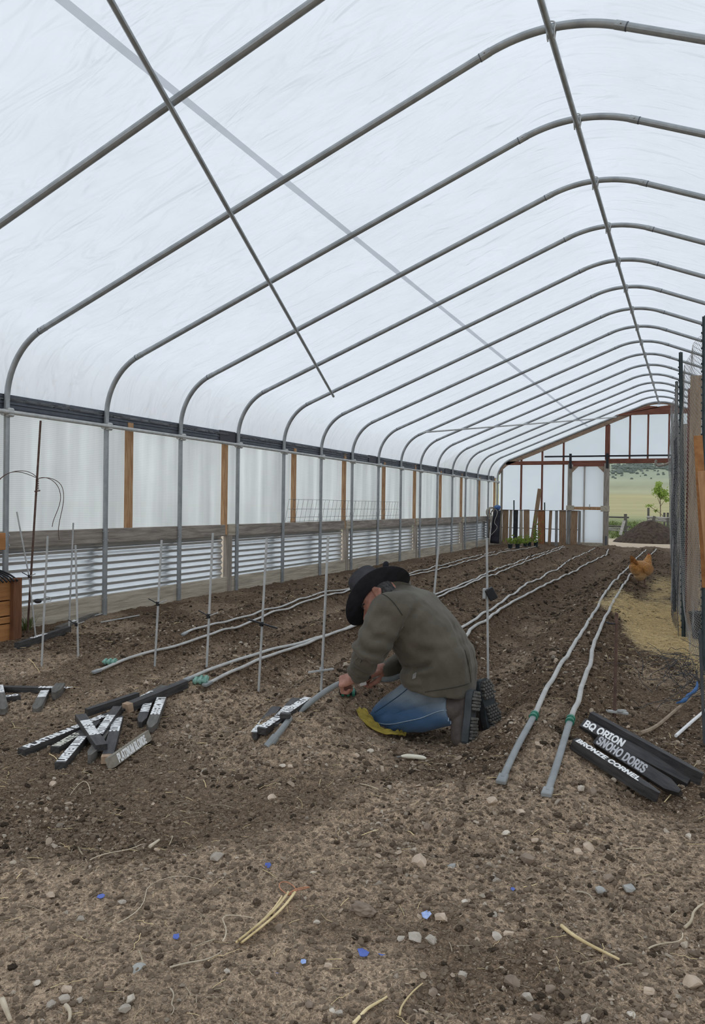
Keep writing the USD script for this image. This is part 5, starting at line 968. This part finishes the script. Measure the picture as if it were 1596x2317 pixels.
def cast(mesh, pts, lift=.002):
    o = np.repeat(EYE[None], len(pts), 0); d = np.array([unit(ray(*q)) for q in pts]); loc, ir, it = mesh.ray.intersects_location(o, d, multiple_hits=False)
    return loc[np.argsort(ir)]-d[np.sort(ir)]*lift
for pts_, dep_, wid_ in (([(921, 1410), (936, 1386), (960, 1366)], .010, .015), ([(908, 1505), (935, 1512), (962, 1508), (985, 1492)], .015, .014), ([(925, 1535), (950, 1512), (975, 1512)], .009, .010), ([(935, 1462), (965, 1475), (995, 1474)], .010, .020), ([(950, 1432), (985, 1440), (1015, 1432)], .006, .024), ([(1035, 1420), (1055, 1480), (1062, 1540)], .008, .014), ([(1068, 1470), (1076, 1520), (1074, 1548)], .007, .010), ([(1010, 1390), (1038, 1440), (1050, 1500)], .005, .016),
                        ([(826, 1440), (850, 1446), (876, 1436)], .008, .013), ([(812, 1462), (836, 1478), (866, 1474)], .011, .011), ([(806, 1490), (820, 1496), (836, 1492)], .005, .010), ([(850, 1400), (868, 1392), (890, 1405)], .006, .016), ([(905, 1562), (940, 1556), (962, 1560)], .006, .008)):
    C = cast(fl, spline([(a, b, 0) for a, b in pts_], 40)[:, :2], 0); v = np.array(fl.vertices); vn = np.array(fl.vertex_normals)
    if len(C) < 5: continue
    D = np.linalg.norm(v[:, None]-C[None, ::2], axis=2); dm = D.min(1); k = D.argmin(1)/max(1, D.shape[1]-1); env = np.sin(np.pi*np.clip(k, .06, .94))**.6
    fl.vertices = v+vn*(dep_*env*(-np.exp(-(dm/wid_)**2)+.55*np.exp(-((dm-wid_*1.9)/(wid_*1.1))**2)))[:, None]
trimesh.smoothing.filter_taubin(fl, lamb=.5, nu=.52, iterations=4)
sw = mpart('fleece', fl, fleece)
def cast(mesh, pts, lift=.002):
    o = np.repeat(EYE[None], len(pts), 0); d = np.array([unit(ray(*q)) for q in pts]); loc, ir, it = mesh.ray.intersects_location(o, d, multiple_hits=False)
    return loc[np.argsort(ir)]-d[np.sort(ir)]*lift
def seam(mesh, pts, r, m, name, parent, n=26):
    q = spline([(a, b, 0) for a, b in pts], n)[:, :2]; P = cast(mesh, q)
    if len(P) > 3: mpart(name, tube(P, r, 5), m, parent)
seam(fl, [(846, 1342), (866, 1344), (885, 1357), (900, 1375), (911, 1392)], .0018, fleece_d, 'armhole_seam', sw)
seam(fl, [(962, 1566), (1000, 1560), (1035, 1554), (1062, 1546)], .0014, fleece_d, 'hem_seam', sw)
seam(fl, [(1052, 1470), (1062, 1510), (1066, 1545)], .0014, fleece_d, 'back_seam', sw)
Pq = cast(fl, [(935, 1525), (943, 1521), (941, 1534), (933, 1537)], .003)
if len(Pq) == 4: mpart('cloth_patch', trimesh.Trimesh(np.vstack([Pq, Pq+unit(EYE-Pq[0])*.003]), [(4, 5, 6), (4, 6, 7), (0, 2, 1), (0, 3, 2), (0, 1, 5), (0, 5, 4), (1, 2, 6), (1, 6, 5), (2, 3, 7), (2, 7, 6), (3, 0, 4), (3, 4, 7)], process=False), mat('patch_grey', (.20, .19, .175), (.27, .255, .235), 90.), sw, smooth=False)
nk, hd_c = at(898, 1345, 3.73), at(858, 1341, 3.69)
# hat frame: hU points out of the crown, hG to the front of the brim
hU = unit(-.55*R_+.60*U_+.58*F_); hG = unit(-.76*R_-.62*U_-.08*F_); hG = unit(hG-hU*(hG@hU)); hL = np.cross(hU, hG); HF = np.stack([hG, hL, hU], 1)
hc = at(853, 1344, 3.67)
th_ = np.linspace(0, 2*np.pi, 73)
def hatpt(rad, a, z): return np.stack([rad*np.cos(a)*1.0, rad*np.sin(a), z], -1)
def hatpart(rows): V = np.stack([hatpt(r, th_, z) for r, z in rows]); V = V@HF.T+hc-hU*.016+hG*.004; return grid_mesh(V)
curl = lambda r: .020*((r-.085)/.085)**2*np.sin(th_)**2-.008*((r-.085)/.085)*np.cos(th_)**2
rad = np.linspace(.086, .178, 10); br = [(r, curl(r)) for r in rad]+[(.1795, curl(.1795)+.002)]+[(r, curl(r)+.005) for r in rad[::-1]]
hat = mpart('hat', hatpart(br), hat_m, smooth=True)
dent = lambda k: 1-.22*k*(np.abs(np.sin(th_))**1.5)
mpart('crown', hatpart([(.086, th_*0+.002), (.085*dent(.1), th_*0+.05), (.080*dent(.35), th_*0+.115), (.071*dent(.5), th_*0+.148), (.053*dent(.6), th_*0+.155), (.03, th_*0+.140), (.001, th_*0+.134)]), hat_c, hat, smooth=True)
mpart('hat_band', hatpart([(.0865, th_*0+.006), (.0885, th_*0+.006), (.088, th_*0+.03), (.0862, th_*0+.03)]), hat_m, hat, smooth=True)
q = hc+HF@np.array([-.10, -.135, .03]); mpart('hat_tab', lumpy(.016, 4, .3, 1, (1, .7, 1.2)).apply_translation(at(874, 1278, depth_of(hc)+.06)), hat_m, hat)
# body: head, neck, trunk core, arms and hands, one continuous skin
fG, fU = unit(hG*.95-hU*.30), hU
def hp_(f, l, u): return hc+hG*f+hL*l+hU*u
NEAR = 1 if hL@LAT > 0 else -1
head = [hullb((hp_(.02, 0, .0), .074), (hp_(-.015, 0, -.015), .078), (hp_(.025, 0, -.05), .068)), hullb((hp_(.025, 0, -.05), .074), (hp_(.05, 0, -.115), .045), (hp_(.035, .03, -.10), .038), (hp_(.035, -.03, -.10), .038)),
        hullb((hp_(.088, 0, -.035), .012), (hp_(.112, 0, -.065), .013), (hp_(.09, .014, -.068), .011), (hp_(.09, -.014, -.068), .011)), hullb((hp_(.078, .02, -.098), .014), (hp_(.078, -.02, -.098), .014)), hullb((hp_(.072, .0, -.135), .022), (hp_(.05, 0, -.12), .035)),
        hullb((hp_(.075, .035, -.022), .013), (hp_(.075, -.035, -.022), .013)), hullb((hp_(-.02, 0, -.05), .052), (nk, .055)), hullb((nk, .062), (at(925, 1385, 3.73), .09))]
for s in (1, -1):
    c = hp_(.004, s*.074, -.045); head.append(hullb((c+hU*.024-hG*.006+hL*s*.010, .012), (c-hU*.026+hL*s*.004, .010), (c-hG*.020+hL*s*.020, .010), (c+hL*s*.006, .011)))
core = [hullb((at(925, 1385, 3.73), .09), (at(1000, 1520, 3.70), .11)), hullb((at(*HS), .055), (at(*HE), .045)), hullb((at(*HE), .045), (at(*HWp), .030)), hullb((at(*FS), .055), (at(*FE), .045)), hullb((at(*FE), .045), (at(*FWp), .030)), hullb((at(925, 1385, 3.73), .08), (at(*HS), .055)), hullb((at(925, 1385, 3.73), .08), (at(*FS), .055)),
        hullb((at(1000, 1520, 3.70), .10), (at(*(1000, 1550, 3.63)), .07)), hullb((at(1000, 1550, 3.63), .07), (at(868, 1618, 3.76), .045)), hullb((at(870, 1622, 3.76), .045), (at(1025, 1606, 3.58), .035)), hullb((at(1010, 1545, 3.82), .07), (at(905, 1605, 3.98), .045)), hullb((at(905, 1605, 3.98), .045), (at(1075, 1585, 3.80), .035))]
def hand(w, fwd, thumb, curl, wrist_r=.030):
    """w wrist, fwd knuckle direction, thumb side; fingers curl towards palm"""
    f = unit(fwd); tdir = unit(thumb-f*(np.asarray(thumb)@f)); pn = np.cross(f, tdir)*curl[4]            # palm normal
    H = lambda a, b, c: w+f*a+tdir*b+pn*c
    out = [hullb((w, wrist_r), (H(.03, .012, 0), .020), (H(.03, -.016, 0), .020)), hullb((H(.03, .020, 0), .017), (H(.03, -.020, 0), .017), (H(.088, .030, -.002), .0125), (H(.084, -.030, -.002), .0115))]
    for i, (b, L) in enumerate(((.029, .95), (.010, 1.05), (-.010, 1.0), (-.028, .8))):
        p = H(.086-abs(b)*.08, b, 0); ang = 0.0
        for j, (l, r0, r1) in enumerate(((.044, .0105, .0095), (.027, .0095, .0088), (.022, .0088, .0075))):
            ang += curl[j]*(1+.06*i); q = p+(f*math.cos(ang)+pn*math.sin(ang))*l*L; out.append(hullb((p, r0), (q, r1))); p = q
    p0, p1 = H(.025, .026, .010), H(.058, .046, .024); p2 = p1+(f*.8+pn*.55-tdir*.25)/1.0*.034; p3 = p2+(f*.75+pn*.35-tdir*.55)*.026
    out += [hullb((p0, .017), (p1, .0125)), hullb((p1, .0122), (p2, .0105)), hullb((p2, .0105), (p3, .0088))]
    return out
wl_, wr_ = at(811, 1529, 3.60), at(866, 1515, 3.785)
hl = hand(wl_, at(785, 1539, 3.615)-wl_, unit(F_*.85+U_*.35), (1.0, 1.15, .9, 0, 1))
hr = hand(wr_, at(838, 1521, 3.745)-wr_, unit(-F_*.8-U_*.25), (.95, 1.1, .9, 0, -1))
bodym = m3.Manifold.batch_boolean(head+core+hl+hr, m3.OpType.Add).refine_to_length(.0065); a_ = bodym.to_mesh(); bd = trimesh.Trimesh(a_.vert_properties[:, :3], a_.tri_verts, process=True)
trimesh.smoothing.filter_taubin(bd, lamb=.45, nu=.47, iterations=8); mpart('body', bd, skin_m, label='ruddy skin of the head and both hands')
for s in (1, -1):
    mpart('eye', trimesh.creation.icosphere(2, .0125).apply_translation(hp_(.076, s*.032, -.042)), mat('eye_white' if s > 0 else 'eye_white_b', (.6, .57, .54), None, rough=.3))
    mpart('eyebrow', tube(spline([hp_(.088, s*.018, -.026), hp_(.090, s*.035, -.022), hp_(.076, s*.054, -.028)], 8), .004, 5), hair_m)
hairs = [hullb((hp_(-.028, s*.028, -.02), .056), (hp_(-.036, s*.02, -.05), .044)) for s in (1, -1)]+[hullb((hp_(-.012, s*.066, -.015), .018), (hp_(-.045, s*.055, -.055), .022)) for s in (1, -1)]
hm = blob(hairs, .010, 8); v = np.array(hm.vertices); hm.vertices = v+np.array(hm.vertex_normals)*(.006*(meshkit.fbm(v*120, 2, 4)-.5))[:, None]; mpart('hair', hm, hair_m, label='short grey hair under the hat')
mpart('collar', tube(spline([at(879, 1330, 3.64), at(898, 1317, 3.68), at(917, 1313, 3.74), at(925, 1321, 3.80)], 16), np.array([.012]*16), 8, flat=2.2, up0=unit(U_-.4*R_)), fleece, sw)

# jeans
kneeN, kneeF = (870, 1620, 3.77), (905, 1604, 3.99)
legs = [m3.Manifold.batch_hull([ball(p, r) for p, r in wide(1003, 1538, 3.71, .125, .06)+[S(1000, 1548, 3.63, .095)]]), hullb(S(1003, 1545, 3.62, .098), S(872, 1614, 3.765, .068)), hullb(S(872, 1622, 3.765, .070), S(950, 1618, 3.67, .078)), hullb(S(950, 1618, 3.67, .078), S(1022, 1606, 3.575, .070)),
        hullb(S(1015, 1540, 3.82, .095), S(905, 1600, 3.985, .068)), hullb(S(905, 1604, 3.985, .068), S(1070, 1588, 3.81, .068))]
jn = m3.Manifold.batch_boolean(legs, m3.OpType.Add)
axn = unit(at(872, 1622, 3.765)-at(1022, 1606, 3.575)); jn = cutp(jn, at(1024, 1606, 3.575), unit(axn*1.0))
jn = jn.refine_to_length(.012); a_ = jn.to_mesh(); jm = trimesh.Trimesh(a_.vert_properties[:, :3], a_.tri_verts, process=True); trimesh.smoothing.filter_taubin(jm, lamb=.5, nu=.52, iterations=8)
v = np.array(jm.vertices); vn = np.array(jm.vertex_normals); kd = np.linalg.norm(v-at(*kneeN), axis=1); lc = np.stack([(v-MO)@LAT, (v-MO)@FWD, v[:, 2]], 1)
jm.vertices = v+vn*(.010*(meshkit.fbm(lc*np.array([9, 9, 16.]), 3, 14)-.5)+.007*np.exp(-(kd/.13)**2)*np.sin((v-at(*kneeN))@unit(.75*R_-.65*U_)*120+2*meshkit.noise(lc*12, 3)))[:, None]
fade = sstep(.10, .19, v[:, 2]+.10*(meshkit.fbm(lc*7, 3, 2)-.5))[:, None]  # paler thigh tops: worn, dirty denim plus light from above painted into the colour
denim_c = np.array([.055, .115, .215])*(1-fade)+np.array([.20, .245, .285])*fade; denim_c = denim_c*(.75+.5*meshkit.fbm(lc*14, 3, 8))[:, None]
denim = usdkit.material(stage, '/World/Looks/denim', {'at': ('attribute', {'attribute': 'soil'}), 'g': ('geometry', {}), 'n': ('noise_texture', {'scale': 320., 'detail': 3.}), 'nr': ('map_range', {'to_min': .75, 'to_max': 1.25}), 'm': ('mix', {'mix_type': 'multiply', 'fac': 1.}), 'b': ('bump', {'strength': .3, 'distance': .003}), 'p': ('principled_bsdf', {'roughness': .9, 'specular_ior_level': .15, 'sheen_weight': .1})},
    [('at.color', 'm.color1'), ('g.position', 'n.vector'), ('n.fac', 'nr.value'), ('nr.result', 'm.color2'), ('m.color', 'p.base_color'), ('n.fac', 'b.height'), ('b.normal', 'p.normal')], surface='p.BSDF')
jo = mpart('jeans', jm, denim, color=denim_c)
thread = mat('denim_thread', (.25, .33, .42), (.36, .43, .5), 60.); threadd = mat('denim_seam_dark', (.03, .06, .11), None)
seam(jm, [(925, 1556), (895, 1580), (866, 1600), (848, 1612)], .0022, threadd, 'inseam', jo)
seam(jm, [(858, 1636), (890, 1638), (920, 1632), (955, 1624), (985, 1612), (1017, 1608)], .0022, thread, 'side_seam', jo)
seam(jm, [(1014, 1574), (1016, 1600), (1015, 1632)], .0024, thread, 'cuff_stitch', jo); seam(jm, [(1019, 1572), (1021, 1600), (1020, 1638)], .003, thread, 'cuff_edge', jo)

# boots: x heel to toe, z out of the tread
def boot(heel, toe, nrm, ank, seed):
    x = unit(toe-heel); z = unit(nrm-x*(nrm@x)); y = np.cross(z, x); F = np.stack([x, y, z], 1); L = np.linalg.norm(toe-heel)
    W2 = lambda p: heel+F@np.asarray(p, float)
    up = [hullb((W2((.045, 0, -.055)), .045), (W2((.04, 0, -.10)), .048)), hullb((W2((.045, 0, -.055)), .045), (W2((.12, .0, -.055)), .042), (W2((.10, 0, -.10)), .044)), hullb((W2((.12, 0, -.055)), .042), (W2((L-.07, .006, -.045)), .044), (W2((L-.045, -.006, -.045)), .040)), hullb((W2((L-.06, 0, -.045)), .042), (W2((L-.036, 0, -.04)), .034)), hullb((W2((.045, 0, -.09)), .05), (ank, .060)), hullb((W2((.09, 0, -.10)), .042), (ank, .056))]
    bm = blob(up, .012, 10); b = mpart('boot', bm, boot_m, label='muddy dark work boot with a lugged rubber sole')
    t = np.linspace(0, 2*np.pi, 41)[:-1]; ox = L/2*(1-np.cos(t)); wd = np.interp(ox/L, [0, .06, .18, .42, .70, .86, .96, 1], [.022, .040, .044, .040, .054, .053, .036, .014]); oy = np.sign(np.sin(t))*wd*np.minimum(1, np.abs(np.sin(t))*3)
    import shapely
    pol = shapely.Polygon(np.stack([ox, oy], 1)).buffer(.003)
    sl = trimesh.creation.extrude_polygon(pol, .03, engine='earcut'); sl.vertices = np.array(sl.vertices)-np.array([0, 0, .022]); rnd = trimesh.Trimesh(np.array(sl.vertices)@F.T+heel, sl.faces, process=False)
    so = mpart('sole', rnd, rub_m, b, smooth=30)
    foxing = trimesh.creation.extrude_polygon(pol.buffer(.004), .012, engine='earcut'); foxing.vertices = np.array(foxing.vertices)-np.array([0, 0, .030]); rr2 = trimesh.Trimesh(np.array(foxing.vertices)@F.T+heel, foxing.faces, process=False)
    lugs = []; rl = np.random.default_rng(seed)
    for i in range(17):
        for j in range(-2, 3):
            px_, py_ = .012+i*(L-.02)/17, j*.0185+(.008 if i % 2 else 0)
            if .085 < px_ < .125: continue
            if pol.buffer(-.004).contains(shapely.Point(px_, py_)):
                hgt = .014 if px_ > .12 else .02; lugs.append(box((px_, py_, .008+hgt/2), (.0115, .0135, hgt), rz(rl.uniform(-.5, .5)), .002))
    lg = cat(lugs+[box((.048, 0, .010), (.07, .055, .010), b=.002)]); mpart('tread', trimesh.Trimesh(np.array(lg.vertices)@F.T+heel, lg.faces, process=False), lug_m, b, smooth=False)
boot(at(1072, 1561, 3.56), at(1062, 1698, 3.50), unit(R_*.90-F_*.42+U_*.02), at(1026, 1604, 3.57), 1)
boot(at(1092, 1537, 3.74), at(1124, 1664, 3.71), unit(R_*.66+U_*.16-F_*.72), at(1072, 1590, 3.81), 2)
# what he holds and kneels on
pt = thing('hose_fitting', 'black fitting with a white tag gripped in his right hand', 'fitting')
c = at(824, 1532, 3.70); obj('barrel', cat(cyl(c-R_*.025-U_*.008, c+R_*.03+U_*.008, .016, 12), cyl(c-R_*.012, c-R_*.002, .021, 12), cyl(c+R_*.012+U_*.004, c+R_*.022+U_*.006, .020, 12)), black_m, pt, smooth=30)
c = at(822, 1547, 3.69); obj('tag', box(c, (.032, .0015, .018), frame(R_*.9+U_*.2), 0), letter_m, pt); obj('tag_fold', box(c+U_*.02+R_*.008, (.022, .0015, .02), frame(R_*.8-U_*.5), 0), letter_m, pt)
yl = mat('yellow_rubber', (.24, .18, .03), (.42, .32, .06), 18., rough=.6)
pp = [on(*q, dz=.01) for q in ((818, 1611), (830, 1627), (846, 1645), (866, 1658), (888, 1665), (906, 1663))]
nU, nV = 44, 11; P = spline(pp, nU); side = np.array([unit(np.cross((P[min(i+1, nU-1)]-P[max(i-1, 0)]), (0, 0, 1))) for i in range(nU)]); lay = []
for sgn in (1, -1):
    for j in (range(nV) if sgn > 0 else range(nV-1, -1, -1)):
        t_ = j/(nV-1)-.35; w_ = .055*(.75+.35*np.sin(np.linspace(.4, 2.9, nU))); q = P+side*(t_*w_)[:, None]; u_ = np.arange(nU)/nU
        z_ = .016*np.abs(np.sin(u_*17+2.2*t_*3))*(1-abs(t_)) + .012*(meshkit.noise(np.stack([u_*14, u_*0+t_*4, u_*0], -1), 6)-.3)+.006+.0022*sgn
        q[:, 2] = np.maximum(q[:, 2]+z_, G(q[:, 0], q[:, 1])+.003+.002*sgn); lay.append(q)
lay.append(lay[0]); obj('kneeling_pad', grid_mesh(np.stack(lay, 1)), yl, smooth=50, label='crumpled yellow pad under the knees of the kneeling person', cat='pad')
